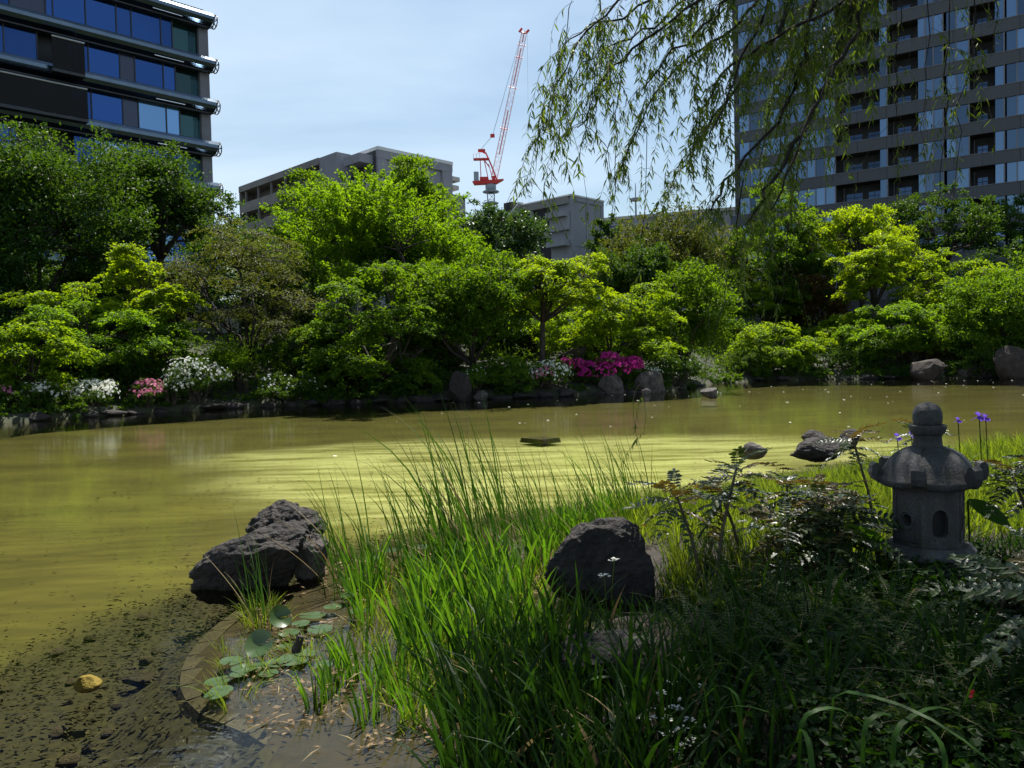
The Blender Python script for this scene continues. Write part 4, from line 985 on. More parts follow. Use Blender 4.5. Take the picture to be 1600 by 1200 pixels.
# shrubs
def shrub(label, px, top, bot, hw, d, leaf='shrub', seed=1, n=3500, ls=.09, flowers=None, nf=0, fs=.10, name='shrub', cat='shrub', group=None, low=-.1):
    rg = np.random.default_rng(seed)
    k = d / F; a = hw * k; h = (bot - top) * k
    p = Wp(px, bot, d); g = p.z
    root = empty(name, (p.x, d, g), 0, label, cat, group)
    mb = MB(); kp = 16
    D = rand_dirs(rg, kp * 4); D = D[D[:, 2] > low][:kp]
    PC = D * rg.uniform(.5, .8, (len(D), 1)) * np.array([a, a * .8, h * .5]) + np.array([0, 0, h * .5])
    pr = rg.uniform(.26, .42, len(D)) * min(a, h * .75)
    for c_, r_ in zip(PC, pr): pad_leaves(mb, rg, 'clump', c_, r_, n // len(D), ls, np.zeros(3))
    mb.build('foliage', M[leaf], root)
    mt = MB()
    for c_ in PC: mt.tube([(0, 0, -.1), c_ * .5 + rg.normal(0, .05, 3), c_], [.03, .02, .008], 4)
    mt.build('stems', M['bark'], root)
    if flowers:
        mf = MB()
        cl = rg.integers(0, len(PC), nf)
        d_ = rand_dirs(rg, nf); d_[:, 1] = -np.abs(d_[:, 1]) * rg.choice([1, 1, -1], nf); d_[:, 2] = np.where(d_[:, 2] < -.3, -d_[:, 2], d_[:, 2])
        P0 = PC[cl] + unit(d_) * pr[cl][:, None] * np.array([1.05, 1.05, .9])
        for q in range(5):
            an = q * 1.257 + rg.uniform(0, .4, nf)
            nrm = unit(d_ + rg.normal(0, .2, (nf, 3))); t1 = unit(np.cross(nrm, [0.2, .3, 1.0])); t2 = np.cross(nrm, t1)
            A = t1 * np.cos(an)[:, None] + t2 * np.sin(an)[:, None] + nrm * .45
            mf.leaves(P0, A, nrm, fs * rg.uniform(.45, .7, nf), .85, 'fold')
        o = mf.build('blossoms', M[flowers], root); o['kind'] = 'stuff'
    return root
S = shrub
S('pink azalea at the left edge of the far shore', 4, 600, 645, 26, 27, 'shrub', 1, 2200, .07, 'pink_petal', 160, .11, 'azalea_bush', 'azalea')
S('thin white azalea beside the pink one at the far left', 66, 598, 645, 40, 27.5, 'shrub', 2, 3000, .07, 'white_petal', 190, .10, 'azalea_bush', 'azalea')
S('bright white azalea between the dark boulder and the pink azalea', 148, 594, 642, 46, 28.8, 'shrub', 3, 3400, .07, 'white_petal', 430, .11, 'azalea_bush', 'azalea')
S('small pink azalea between the two white ones at the left', 228, 594, 638, 30, 29.6, 'shrub', 4, 2400, .07, 'pink_petal', 320, .11, 'azalea_bush', 'azalea')
S('largest white azalea, a rounded mound right of the small pink one', 312, 560, 634, 56, 31.0, 'shrub', 5, 6500, .08, 'white_petal', 470, .11, 'azalea_bush', 'azalea')
S('sparse white flecked azalea left of the largest white mound', 268, 590, 636, 26, 30.2, 'shrub', 6, 2200, .07, 'white_petal', 90, .10, 'azalea_bush', 'azalea')
S('fine leaved fresh green shrub behind the largest white azalea', 374, 530, 606, 50, 33.5, 'maple_soft', 7, 7000, .08)
S('dark low hedge sprinkled with white flowers left of centre', 452, 585, 632, 68, 32.4, 'shrub', 8, 6500, .085, 'white_petal', 95, .10, 'azalea_bush', 'azalea')
S('leafy shrub with a few white flowers right of the upright waterline rock', 745, 572, 624, 38, 34.3, 'green', 9, 4200, .09, 'white_petal', 30, .08)
S('pale azalea with mixed white and pink flowers left of the magenta one', 858, 566, 610, 44, 35.8, 'maple_soft', 10, 4200, .08, 'white_petal', 260, .12, 'azalea_bush', 'azalea')
S('tiny pink azalea in front of the pale mixed azalea', 846, 574, 602, 22, 35.4, 'shrub', 11, 900, .08, 'pink_petal', 130, .12, 'azalea_bush', 'azalea')
S('magenta azalea, the widest and most vivid of the far shore', 955, 556, 606, 56, 37.3, 'shrub', 12, 3600, .08, 'magenta_petal', 950, .15, 'azalea_bush', 'azalea')
S('small magenta azalea joining the left end of the vivid one', 895, 560, 590, 26, 37.5, 'shrub', 13, 1500, .08, 'magenta_petal', 300, .14, 'azalea_bush', 'azalea')
S('dark bush with white flecks hanging over the squarish grey boulder', 1060, 560, 606, 46, 39.5, 'dark', 14, 4200, .10, 'white_petal', 40, .09)
S('white flowering sprig above the squarish grey boulder', 1012, 574, 594, 24, 38.5, 'shrub', 15, 900, .08, 'white_petal', 90, .11, 'azalea_bush', 'azalea')
S('pale reddish shrub under the right hand trees', 1440, 530, 578, 44, 49.5, 'brown', 16, 2600, .12)
S('yellow green shrub over the brown slab of the right bank', 1428, 528, 562, 34, 49, 'maple_soft', 17, 2600, .11)
S('dark rounded shrub at the waterline under the right hand maples', 1335, 535, 592, 48, 50.5, 'dark', 18, 4500, .12)
S('dark shrub between the brown slab and the right edge boulder', 1530, 545, 592, 44, 45.5, 'shrub', 19, 4500, .11)
S('green shrub at the waterline below the mid green centre tree', 795, 560, 622, 44, 35.2, 'green', 20, 4500, .10)
S('dark shrub at the waterline under the low rounded tree', 655, 560, 626, 46, 34.6, 'shrub', 21, 4500, .10)
S('dark shaded shrub behind the pink and white azaleas at the left', 190, 560, 625, 60, 31.5, 'dark', 22, 4500, .10)
S('shrub at the foot of the thinly leaved tree', 470, 530, 600, 60, 35.5, 'shrub', 23, 5000, .10)
S('small shrub on the slope under the vivid centre maple', 890, 515, 570, 50, 40, 'maple', 24, 4200, .11)
S('low shrub below the layered maple of the right shore', 1165, 545, 592, 40, 50, 'shrub', 25, 3000, .12)
S('low shrub at the foot of the bronze leaved tree', 1250, 520, 575, 50, 57, 'shrub', 26, 4000, .13)
S('clipped shrub on the upper slope under the right hand tower', 1180, 410, 460, 70, 66, 'shrub', 27, 4200, .18)
S('clipped shrub on the upper slope left of the dark thin tree', 1420, 400, 470, 60, 64, 'shrub', 28, 4200, .18)

T('tall background tree between the thinly leaved tree and the feathery one', 462, 288, 500, 72, 50, 'clump', 'green', 141, 34, 10000, .17, padr=.30)
T('dense dark tree behind the thinly leaved bare branched tree', 378, 322, 560, 95, 45, 'clump', 'dark', 142, 36, 12000, .16, padr=.30)
T('leafy tree closing the gap behind the low rounded centre tree', 690, 345, 520, 75, 46, 'clump', 'green', 143, 36, 11000, .16, padr=.30)
T('fresh tree between the vivid maple and the glossy dark tree', 790, 400, 560, 66, 43, 'layer', 'maple', 144, 34, 10000, .14, padr=.32, low=-.9)
T('small yellow green maple left of the thinly leaved tree', 262, 395, 560, 44, 33, 'layer', 'maple_yellow', 151, 22, 7000, .115, 'maple_tree', 'maple', padr=.42, low=-.9)
T('yellow green maple between the dark corner tree and the broad layered maple', 110, 425, 560, 66, 34, 'layer', 'maple', 152, 28, 10000, .115, 'maple_tree', 'maple', padr=.36, low=-.9)
T('dark tree behind the yellow maple at the left', 150, 380, 560, 90, 44, 'clump', 'dark', 145, 36, 12000, .17, padr=.30)
T('light green tree tucked above the wide bright maple', 905, 450, 560, 60, 47, 'layer', 'maple_soft', 146, 26, 8000, .15, padr=.34)
T('low leafy tree right of the hedge sprinkled with white flowers', 520, 480, 625, 75, 36, 'layer', 'maple_soft', 147, 36, 11000, .13, padr=.32, low=-.9)
T('bushy tree under the open tree at the left of the tower', 1240, 385, 500, 70, 62, 'clump', 'shrub', 148, 30, 8000, .19, padr=.3)
T('spreading tree on the slope below the tower at the far right', 1460, 440, 560, 80, 56, 'layer', 'maple', 149, 36, 10000, .15, padr=.30, low=-.9)
T('dark background tree at the right end of the far slope', 1600, 370, 520, 80, 60, 'clump', 'dark', 150, 34, 9000, .19, padr=.3)
# bushes without any look of their own: four shapes copied along the waterline and over the slope
rg = np.random.default_rng(55)
protos = [shrub('dark bush overhanging the stones of the far waterline', 800 + 5 * i, 590, 620, 40, 36, ('shrub', 'dark', 'green', 'shrub')[i], 500 + i, 3200, .10, name='waterline_bush', cat='bush', group='bushes along the far waterline', low=-.5) for i in range(4)]
def put(src, px, off, sc, label=None, group=None):
    f = np.interp(px, [q[0] for q in SHORE_PX], [q[1] for q in SHORE_PX]) + off
    x = (px - 800) / F * f; c = copy_thing(src, (x, f, hz(x, f) - .15), rg.uniform(0, 6), sc)
    if label: c['label'] = label; c['group'] = group; c.name = 'slope_bush'
    return c
for i, px in enumerate(np.arange(-60, 1700, 40)):
    if any(abs(px - q) < 30 for q in (148, 312, 716, 858, 950)): continue
    c_ = put(protos[i % 4], px + rg.uniform(-14, 14), rg.uniform(.35, .9), rg.uniform(.55, .95)); c_.location.z -= .20
for i in range(46):
    put(protos[int(rg.integers(4))], rg.uniform(-80, 1700), rg.uniform(4, 15), rg.uniform(.9, 1.7), 'leafy bush filling the slope between the far bank trees', 'bushes filling the far slope')
for i, q in enumerate(protos):
    px = (20, 600, 1180, 1500)[i]; f = np.interp(px, [z[0] for z in SHORE_PX], [z[1] for z in SHORE_PX]) + 1.0
    q.location = ((px - 800) / F * f, f, hz((px - 800) / F * f, f) - .15)

# undergrowth carpeting the far slope
rg = np.random.default_rng(9)
N_ = 90000
dd = 1.2 + 34 * rg.uniform(0, 1, N_) ** 1.5
pxs = rg.uniform(-350, 1950, N_); f = np.interp(pxs, [q[0] for q in SHORE_PX], [q[1] for q in SHORE_PX]); yy = f + dd
P = np.stack([(pxs - 800) / F * yy, yy], 1)
hh = height(P); bumps = np.clip(.45 + .55 * np.sin(P[:, 0] * 1.3 + np.sin(P[:, 1] * .9) * 2) * np.sin(P[:, 1] * 1.1 + P[:, 0] * .3), .08, 1)
z = hh + rg.uniform(0, 1, N_) ** .7 * bumps * 1.5
mb = MB(); mb.leaves(np.column_stack([P, z]), rg.normal(0, 1, (N_, 3)), rg.normal(0, .5, (N_, 3)) + np.array([0, 0, 1.0]), rg.uniform(.10, .26, N_), .55, 'fold')
tag(mb.build('undergrowth', M['shrub']), 'low leafy undergrowth covering the far bank between the trees', kind='stuff')
N_ = 24000
P = np.stack([rg.uniform(14, 26, N_), rg.uniform(58, 68, N_)], 1); hh = height(P)
mb = MB(); mb.leaves(np.column_stack([P, hh]), rg.normal(0, .3, (N_, 3)) + np.array([0, 0, 1]), rg.normal(0, 1, (N_, 3)), rg.uniform(.1, .3, N_), .3, 'rhomb')
tag(mb.build('lawn_grass', M['sedge']), 'sunlit lawn grass on the upper terrace of the right bank', kind='stuff')

# ------------------------------------------------------------------ stone lantern
LX, LY = 2.83, 5.34
lz = .13
lan = empty('stone_lantern', (LX, LY, lz), 0, 'small hexagonal grey stone lantern with a curled roof and ball finial on the near bank', 'stone lantern')
A0 = R(233)
hexang = [A0 + i * PI / 3 for i in range(6)]
def hexr(th, Rv):
    t = ((th - A0) % (PI / 3)) - PI / 6
    return Rv * math.cos(PI / 6) / math.cos(t)
def hexlathe(mb, prof, n=48, soft=0.0):
    th = [A0 + i * 2 * PI / n for i in range(n)]
    V = []
    for r_, z_ in prof:
        for t in th:
            q = hexr(t, r_) * (1 - soft) + r_ * soft * .95
            V.append((q * math.cos(t), q * math.sin(t), z_))
    k = len(prof); Q = [(i * n + j, i * n + (j + 1) % n, (i + 1) * n + (j + 1) % n, (i + 1) * n + j) for i in range(k - 1) for j in range(n)]
    return mb.add(V, Q)
mb = MB(); hexlathe(mb, [(0.0, -.1), (.315, -.1), (.325, .10), (.315, .13), (.295, .17), (.325, .185), (.32, .21), (.275, .255), (0, .256)], soft=.12)
mb.build('base', M['granite_pale'], lan)
# fire box with its openings: every wall is a ring of quads round a hole that goes in 5 cm
RB, z0, z1 = .232, .257, .655
fb_ = MB()
for i in range(6):
    a, b = hexang[i], hexang[(i + 1) % 6]
    pa, pb = np.array([RB * math.cos(a), RB * math.sin(a)]), np.array([RB * math.cos(b), RB * math.sin(b)])
    mid = (pa + pb) / 2; inn = -unit(mid)
    def P3(u, z, dpt=0.0): q = pa + (pb - pa) * u + inn * dpt; return (q[0], q[1], z)
    n_ = 24
    fr_ = []
    for k in range(n_):
        an = 2 * PI * k / n_ + PI / 4
        cx, cz = math.cos(an), math.sin(an); s_ = 1 / max(abs(cx), abs(cz))
        fr_.append((.5 + .5 * cx * s_, .5 + .5 * cz * s_))
    if i % 2 == 1: hole = [(.5 + .155 * math.cos(2 * PI * k / n_ + PI / 4), .42 + .105 * math.sin(2 * PI * k / n_ + PI / 4)) for k in range(n_)]
    else:
        hole = []
        for k in range(n_):
            an = 2 * PI * k / n_ + PI / 4; cx, cz = math.cos(an), math.sin(an)
            hole.append((.5 + .22 * np.sign(cx) * abs(cx) ** .7, .40 + (.24 if cz > 0 else .22) * np.sign(cz) * abs(cz) ** (.9 if cz > 0 else .5)))
    V = [P3(u, z0 + (z1 - z0) * v) for u, v in fr_] + [P3(u, z0 + (z1 - z0) * v) for u, v in hole] + [P3(u, z0 + (z1 - z0) * v, .06) for u, v in hole]
    Q = []
    for k in range(n_):
        k2 = (k + 1) % n_
        Q += [(k, k2, n_ + k2, n_ + k), (n_ + k, n_ + k2, 2 * n_ + k2, 2 * n_ + k)]
    fb_.add(V, Q)
fb_.build('fire_box', M['granite_pale'], lan)
mb = MB(); hexlathe(mb, [(0, z0 + .001), (RB - .07, z0 + .001), (RB - .07, z1), (0, z1)]); mb.build('inner_chamber', M['opening'], lan)
for i in (1, 3, 5):                                         # carved frame lines on the faces with round holes
    a, b = hexang[i], hexang[(i + 1) % 6]
    pa, pb = np.array([RB * math.cos(a), RB * math.sin(a)]), np.array([RB * math.cos(b), RB * math.sin(b)])
    o_ = unit((pa + pb) / 2) * .004
    mb = MB()
    rect = [(.13, .08), (.87, .08), (.87, .92), (.13, .92), (.13, .08)]
    pts = [(*(pa + (pb - pa) * u + o_), z0 + (z1 - z0) * v) for u, v in rect]
    for q in range(4): mb.tube([pts[q], pts[q + 1]], .006, 4)
    ring = [(*(pa + (pb - pa) * (.5 + .22 * math.cos(t)) + o_), z0 + (z1 - z0) * (.42 + .15 * math.sin(t))) for t in np.linspace(0, 2 * PI, 25)]
    mb.tube(ring, .006, 4, cap=False); mb.build('carved_frame', M['granite_pale'], lan)
# roof: six swelling panels, raised seams, curled corners
n = 96
prof = [(.085, .915), (.13, .905), (.19, .885), (.25, .850), (.305, .800), (.345, .745), (.372, .712), (.392, .700), (.398, .688), (.392, .664), (.375, .650), (.24, .652), (.0, .655)]
V = []
for pi_, (r_, z_) in enumerate(prof):
    for j in range(n):
        t = A0 + j * 2 * PI / n
        s_ = abs((((t - A0) % (PI / 3)) - PI / 6) / (PI / 6))     # 1 at a corner, 0 mid panel
        w = min(1, r_ / .3)
        q = hexr(t, r_) * (.55 + .1 * (1 - w)) + r_ * (.45 - .1 * (1 - w)) * .955
        zz = z_ + (.022 * s_ ** 3 * w if pi_ < 11 else 0) - (.014 * (1 if s_ > .93 else 0) if 0 < pi_ < 6 else 0) + .016 * (1 - s_ ** 2) * w * (1 if pi_ < 6 else 0)
        V.append((q * math.cos(t), q * math.sin(t), zz))
k = len(prof)
mb = MB().add(V, [(i * n + j, i * n + (j + 1) % n, (i + 1) * n + (j + 1) % n, (i + 1) * n + j) for i in range(k - 1) for j in range(n)])
roof = mb.build('roof', M['granite'], lan, smooth=True); roof.scale = (.89, .89, 1)
for a in hexang:                                            # the curled horn at each corner
    mb = MB(); sec = [(.300, .690), (.355, .672), (.405, .690), (.425, .735), (.418, .790), (.392, .812), (.362, .800), (.352, .770), (.335, .742)]
    c_, s_ = math.cos(a), math.sin(a)
    hw_ = .043
    V = []
    for sg in (-1, 1):
        for r_, z_ in sec: V.append((r_ * c_ - sg * hw_ * s_, r_ * s_ + sg * hw_ * c_, z_))
    nn = len(sec)
    V += [(.385 * c_ + 1.25 * hw_ * s_, .385 * s_ - 1.25 * hw_ * c_, .745), (.385 * c_ - 1.25 * hw_ * s_, .385 * s_ + 1.25 * hw_ * c_, .745)]
    Q = [(q, (q + 1) % nn, nn + (q + 1) % nn, nn + q) for q in range(nn)]
    Tt = [(2 * nn, (q + 1) % nn, q) for q in range(nn)] + [(2 * nn + 1, nn + q, nn + (q + 1) % nn) for q in range(nn)]
    mb.add(V, Q, Tt); mb.build('roof_horn', M['granite'], roof)
mb = MB(); mb.lathe([(0, .90), (.105, .905), (.092, .925), (.086, .985), (.095, .992), (.0, .995)], 28); mb.build('neck', M['granite'], lan, smooth=True)
mb = MB(); mb.lathe([(0, .985), (.075, .988), (.105, 1.005), (.116, 1.035), (.120, 1.058), (.110, 1.064), (.10, 1.060), (0, 1.058)], 32); mb.build('lotus_collar', M['granite'], lan, smooth=True)
mb = MB(); mb.lathe([(.0, 1.04), (.082, 1.055), (.092, 1.085), (.094, 1.12), (.090, 1.15), (.079, 1.178), (.060, 1.198), (.032, 1.21), (.012, 1.216), (0, 1.218)], 32); mb.build('ball_finial', M['granite'], lan, smooth=True)

# ------------------------------------------------------------------ reeds, irises, sedges: clumps built once per shape and set out one by one
def blades(rg, n, h, w, spread, lean, wind=(-.12, 0, 0), curl=.25, segs=6, mb=None, fold=False):
    mb = mb or MB()
    for q_ in range(n + max(1, n // 9)):
        dry = q_ >= n
        a = rg.uniform(0, 2 * PI); r0 = spread * math.sqrt(rg.uniform(0, 1)) * .35
        b = np.array([r0 * math.cos(a), r0 * math.sin(a), -.04])
        H = h * (rg.uniform(.3, .75) if dry else rg.uniform(.55, 1.08)); out = np.array([math.cos(a), math.sin(a), 0]) * lean * rg.uniform(.2, 1.2) + np.array(wind) * rg.uniform(.4, 1.6)
        if dry: out = out * 2.6
        c = curl * rg.uniform(.1, 1.3) * (1.9 if rg.random() < .12 else 1)
        t = np.linspace(0, 1, segs + 1)
        C = b + np.outer(t, [0, 0, H]) + np.outer(t ** 1.4, out * H) + np.outer(t ** 3.2, (unit(out + 1e-6) * c * H * .9 + np.array([0, 0, -c * H * .55])))
        wv = w * rg.uniform(.7, 1.2) * np.clip(np.minimum(1, .55 + t * 2) * (1 - t ** 2.6), .03, 1)
        yaw = rg.uniform(0, PI); sd = np.array([math.cos(yaw), math.sin(yaw), 0])
        L_, R_ = C - sd * wv[:, None] / 2, C + sd * wv[:, None] / 2
        V = np.empty((2 * (segs + 1), 3)); V[0::2] = L_; V[1::2] = R_
        mb.add(V, [(2 * i, 2 * i + 1, 2 * i + 3, 2 * i + 2) for i in range(segs)], m=1 if dry else 0)
    return mb
rg = np.random.default_rng(31)
reed_me = [blades(rg, int(rg.integers(4, 8)), 1.0, .0105, .22, .10, (-.14, .02, 0), .22, 8).mesh('reed_clump', [M['reed'], M['straw']]) for _ in range(8)]
iris_me = [blades(rg, int(rg.integers(12, 19)), .64, .028, .34, .20, (-.06, 0, 0), .22, 7).mesh('iris_clump', [M['iris'], M['straw']]) for _ in range(8)]
lush_me = [blades(rg, int(rg.integers(24, 34)), .48, .014, .50, .22, (-.04, 0, 0), .25, 6).mesh('grass_clump', [M['sedge'], M['straw']]) for _ in range(8)]
tuft_me = [blades(rg, 34, .26, .007, .30, .38, (0, 0, 0), .4, 6).mesh('sedge_tuft', [M['sedge'], M['straw']]) for _ in range(5)]
dark_me = [blades(rg, int(rg.integers(11, 17)), .70, .027, .36, .20, (-.03, 0, 0), .35, 7).mesh('iris_clump', [M['painted_shade_blade'], M['straw']]) for _ in range(8)]
ROCK_KEEP = [(Gp(945, 985, .02), .46), (Gp(965, 1085, .05), .3), (Gp(385, 925), .55), (Gp(460, 900), .45), (Vector((LX, LY, 0)), .42), (Gp(1288, 716), .6), (Gp(1178, 714), .35)]
def clear(x, y):
    return all(math.hypot(x - c.x, y - c.y - r_ * .35) > r_ * .78 for c, r_ in ROCK_KEEP)
def set_out(meshes, name, n, poly_px, s0, s1, label, cat, group, seed, z=0.0, cond=None):
    """clumps with their feet inside a photo polygon projected on the ground"""
    rg = np.random.default_rng(seed)
    pw = np.array([Gp(a, b, z)[:2] for a, b in poly_px]); lo, hi = pw.min(0), pw.max(0); k = tries = 0
    pts = []
    while k < n and tries < 6000:
        tries += 1
        x, y = rg.uniform(lo, hi)
        if not in_poly(np.array([[x, y]]), pw)[0] or not clear(x, y): continue
        if cond and not cond(x, y): continue
        if any((x - q[0]) ** 2 + (y - q[1]) ** 2 < .012 for q in pts[-60:]): continue
        pts.append((x, y)); s = rg.uniform(s0, s1); k += 1
        o = link(name, meshes[int(rg.integers(len(meshes)))], None, (x, y, hz(x, y) - .01), (0, 0, rg.uniform(-.7, .7)), (s * rg.uniform(.9, 1.15), s * rg.uniform(.9, 1.15), s))
        tag(o, label, cat, group)
set_out(reed_me, 'reed_clump', 20, [(700, 905), (800, 905), (800, 830), (700, 830)], 1.25, 1.6, 'tallest thin reeds leaning left before the pale water at picture centre', 'reeds', 'tall thin reeds at the centre', 41)
set_out(reed_me, 'reed_clump', 15, [(500, 930), (690, 920), (690, 840), (520, 850)], .9, 1.2, 'thin reeds rising right of the left boulder pair, tips against the pond', 'reeds', 'thin reeds by the left boulders', 42)
set_out(reed_me, 'reed_clump', 30, [(800, 900), (1020, 860), (1040, 790), (800, 820)], .85, 1.2, 'slender reeds along the water margin behind the big black boulder', 'reeds', 'slender reeds along the margin', 43)
set_out(reed_me, 'reed_clump', 4, [(385, 985), (420, 985), (430, 940), (390, 940)], .55, .9, 'lone thin reed stems rising in front of the left boulder', 'reeds', 'lone reeds before the left boulder', 44)
set_out(iris_me, 'iris_clump', 34, [(560, 990), (640, 1060), (840, 1060), (850, 880), (560, 880)], .72, 1.0, 'bright green broad bladed iris clump in the flooded margin at centre', 'iris leaves', 'sunlit iris clumps at centre', 45)
set_out(iris_me, 'iris_clump', 15, [(475, 1120), (560, 1140), (690, 1110), (640, 1010), (530, 1020)], .40, .62, 'short upright iris clump standing in the open shallow water', 'iris leaves', 'short iris clumps in the shallows', 46)
set_out(tuft_me, 'sedge_tuft', 13, [(330, 1020), (380, 1110), (520, 1090), (500, 960), (400, 930)], .6, 1.1, 'small pale yellow green sedge tuft among the lily pads at the lower left', 'sedge', 'sedge tufts among the lily pads', 47)
set_out(lush_me, 'grass_clump', 85, [(900, 870), (1060, 850), (1380, 900), (1400, 780), (1150, 775), (960, 800)], .62, .95, 'sunlit yellow green grass clump between the black boulder and the lantern', 'grass', 'sunlit grass clumps on the bank', 48)
set_out(lush_me, 'grass_clump', 80, [(1380, 850), (1640, 850), (1640, 705), (1380, 735)], .75, 1.15, 'sunlit grass clump behind and to the right of the stone lantern', 'grass', 'sunlit grass clumps behind the lantern', 49)
set_out(iris_me, 'iris_clump', 26, [(820, 900), (930, 870), (1000, 820), (850, 830)], .6, .85, 'fresh iris clump at the water edge behind the big black boulder', 'iris leaves', 'iris clumps behind the black boulder', 50)
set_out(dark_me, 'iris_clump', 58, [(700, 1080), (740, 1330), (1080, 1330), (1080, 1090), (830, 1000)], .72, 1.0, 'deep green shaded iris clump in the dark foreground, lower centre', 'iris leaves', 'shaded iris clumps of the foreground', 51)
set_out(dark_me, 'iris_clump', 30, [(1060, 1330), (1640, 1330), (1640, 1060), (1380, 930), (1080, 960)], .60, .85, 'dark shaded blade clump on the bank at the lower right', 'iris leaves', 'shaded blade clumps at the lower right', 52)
set_out(lush_me, 'grass_clump', 44, [(1040, 980), (1380, 960), (1370, 880), (1030, 850)], .5, .8, 'half shaded grass clump under the prickly shrub left of the lantern', 'grass', 'half shaded grass clumps left of the lantern', 53)

# loose ground cover
def cover(name, n, poly_px, h0, h1, w, mat, label, seed, tilt=.5, z=0.0):
    rg = np.random.default_rng(seed)
    pw = np.array([Gp(a, b, z)[:2] for a, b in poly_px]); lo, hi = pw.min(0), pw.max(0)
    P = rg.uniform(lo, hi, (n * 3, 2)); P = P[in_poly(P, pw)][:n]; m_ = len(P)
    mb = MB(); mb.leaves(np.column_stack([P, height(P) + .004]), rg.normal(0, tilt, (m_, 3)) * np.array([1, 1, .2]) + np.array([0, 0, 1]), rg.normal(0, 1, (m_, 3)), rg.uniform(h0, h1, m_), w, 'rhomb')
    return tag(mb.build(name, M[mat]), label, kind='stuff')
cover('bank_grass', 26000, [(860, 900), (1050, 870), (1660, 880), (1660, 690), (1380, 720), (1120, 775), (950, 800)], .08, .34, .05, 'sedge', 'fine sunlit grass filling the bank between the clumps', 61)
cover('shaded_grass', 9000, [(740, 1060), (700, 1400), (1800, 1400), (1680, 880), (1080, 880), (960, 960)], .05, .20, .06, 'painted_shade_blade', 'fine shaded grass covering the foreground bank', 62)
cover('marsh_grass', 3500, [(560, 1000), (620, 1150), (900, 1060), (960, 880), (560, 880)], .05, .20, .05, 'sedge', 'thin young grass in the flooded margin', 63)
rg = np.random.default_rng(66)
pw = np.array([Gp(a, b, .12)[:2] for a, b in [(1060, 1000), (1000, 1400), (1850, 1400), (1700, 900), (1150, 890)]])
P = rg.uniform(pw.min(0), pw.max(0), (40000, 2)); P = P[in_poly(P, pw)]; P = P[rg.uniform(0, 1, len(P)) < .25 + .75 * (wob(P * 2.2, 1, 7) > 0)][:13000]; m_ = len(P)
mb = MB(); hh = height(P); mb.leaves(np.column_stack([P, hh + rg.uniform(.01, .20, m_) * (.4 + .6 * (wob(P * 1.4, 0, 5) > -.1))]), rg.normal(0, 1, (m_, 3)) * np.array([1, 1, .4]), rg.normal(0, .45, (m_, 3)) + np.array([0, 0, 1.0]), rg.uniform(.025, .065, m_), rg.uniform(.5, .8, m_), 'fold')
tag(mb.build('ground_ivy', M['painted_shade_blade']), 'dark low leafy ground cover under the ferns at the lower right', kind='stuff')
rg = np.random.default_rng(64)
pw = np.array([Gp(a, b)[:2] for a, b in [(380, 1130), (520, 1190), (900, 1150), (950, 960), (1000, 870), (700, 850), (520, 880), (400, 950)]])
P = rg.uniform(pw.min(0), pw.max(0), (9000, 2)); P = P[in_poly(P, pw)]; P = P[rg.uniform(0, 1, len(P)) < .12 + .7 * (wob(P * 3, 2, 8) > .15)][:1900]; m_ = len(P)
mb = MB(); mb.leaves(np.column_stack([P, np.maximum(height(P), 0) + .006 + rg.uniform(0, .01, m_)]), rg.normal(0, 1, (m_, 3)) * np.array([1, 1, .12]), rg.normal(0, .25, (m_, 3)) + np.array([0, 0, 1.0]), rg.uniform(.012, .05, m_), rg.uniform(.25, .7, m_), 'rhomb')
tag(mb.build('leaf_litter', M['litter']), 'dead leaves and bits of straw floating in the flooded margin', kind='stuff')
mb = MB(); m_ = 170; P2 = P[rg.integers(0, len(P), m_)]
mb.leaves(np.column_stack([P2, np.maximum(height(P2), 0) + .012]), rg.normal(0, 1, (m_, 3)) * np.array([1, 1, .08]), np.tile([0, 0, 1.0], (m_, 1)) + rg.normal(0, .1, (m_, 3)), rg.uniform(.05, .16, m_), .05, 'rhomb')
tag(mb.build('straw_bits', M['straw']), 'pale dead blades lying across the flooded margin', kind='stuff')

# dark weed and leaf flakes on the pond bed, and flecks drifting on the water
def in_pond(P): return ~in_poly(P, NEAR_POLY) & ~in_poly(P, FAR_POLY)
P = np.stack([rg.uniform(-4.5, 8, 90000), rg.uniform(2.5, 15, 90000)], 1); P = P[in_pond(P)]; d_ = seg_dist(P, NEAR)
P = P[rg.uniform(0, 1, len(P)) < mat_zone(P, d_) * .8 + .05 * ss(3.2, 1.2, d_)][:30000]; m_ = len(P)
mb = MB(); mb.leaves(np.column_stack([P, height(P) + rg.uniform(.005, .05, m_)]), rg.normal(0, 1, (m_, 3)) * np.array([1, .6, .15]), rg.normal(0, .3, (m_, 3)) + np.array([0, 0, 1.0]), rg.uniform(.015, .055, m_), rg.uniform(.25, .6, m_), 'fold')
tag(mb.build('bottom_weed', M['weed']), 'dark weed and sunken leaves on the bed along the near margin', kind='stuff')
P = np.stack([rg.uniform(-8, 12, 60000), rg.uniform(3, 24, 60000)], 1); P = P[in_pond(P)]
d_ = seg_dist(P, NEAR); P = P[(rg.uniform(0, 1, len(P)) < .05 + .22 * ss(3.0, 1.0, d_) * (P[:, 0] < 0) + .05 * (wob(P, 0, 4) > .3))][:3600]; m_ = len(P)
mb = MB(); mb.leaves(np.column_stack([P, height(P) + rg.uniform(.01, .05, m_)]), rg.normal(0, 1, (m_, 3)) * np.array([1, .25, .05]), np.tile([0, 0, 1.0], (m_, 1)), rg.uniform(.025, .085, m_), rg.uniform(.25, .5, m_), 'rhomb')
tag(mb.build('bed_flecks', M['silt_fleck']), 'dark flecks of weed scattered over the olive pond bed', kind='stuff')
m_ = 170; P = np.stack([rg.uniform(-4, 30, m_), rg.uniform(14, 44, m_)], 1); P = P[in_pond(P)]; m_ = len(P)
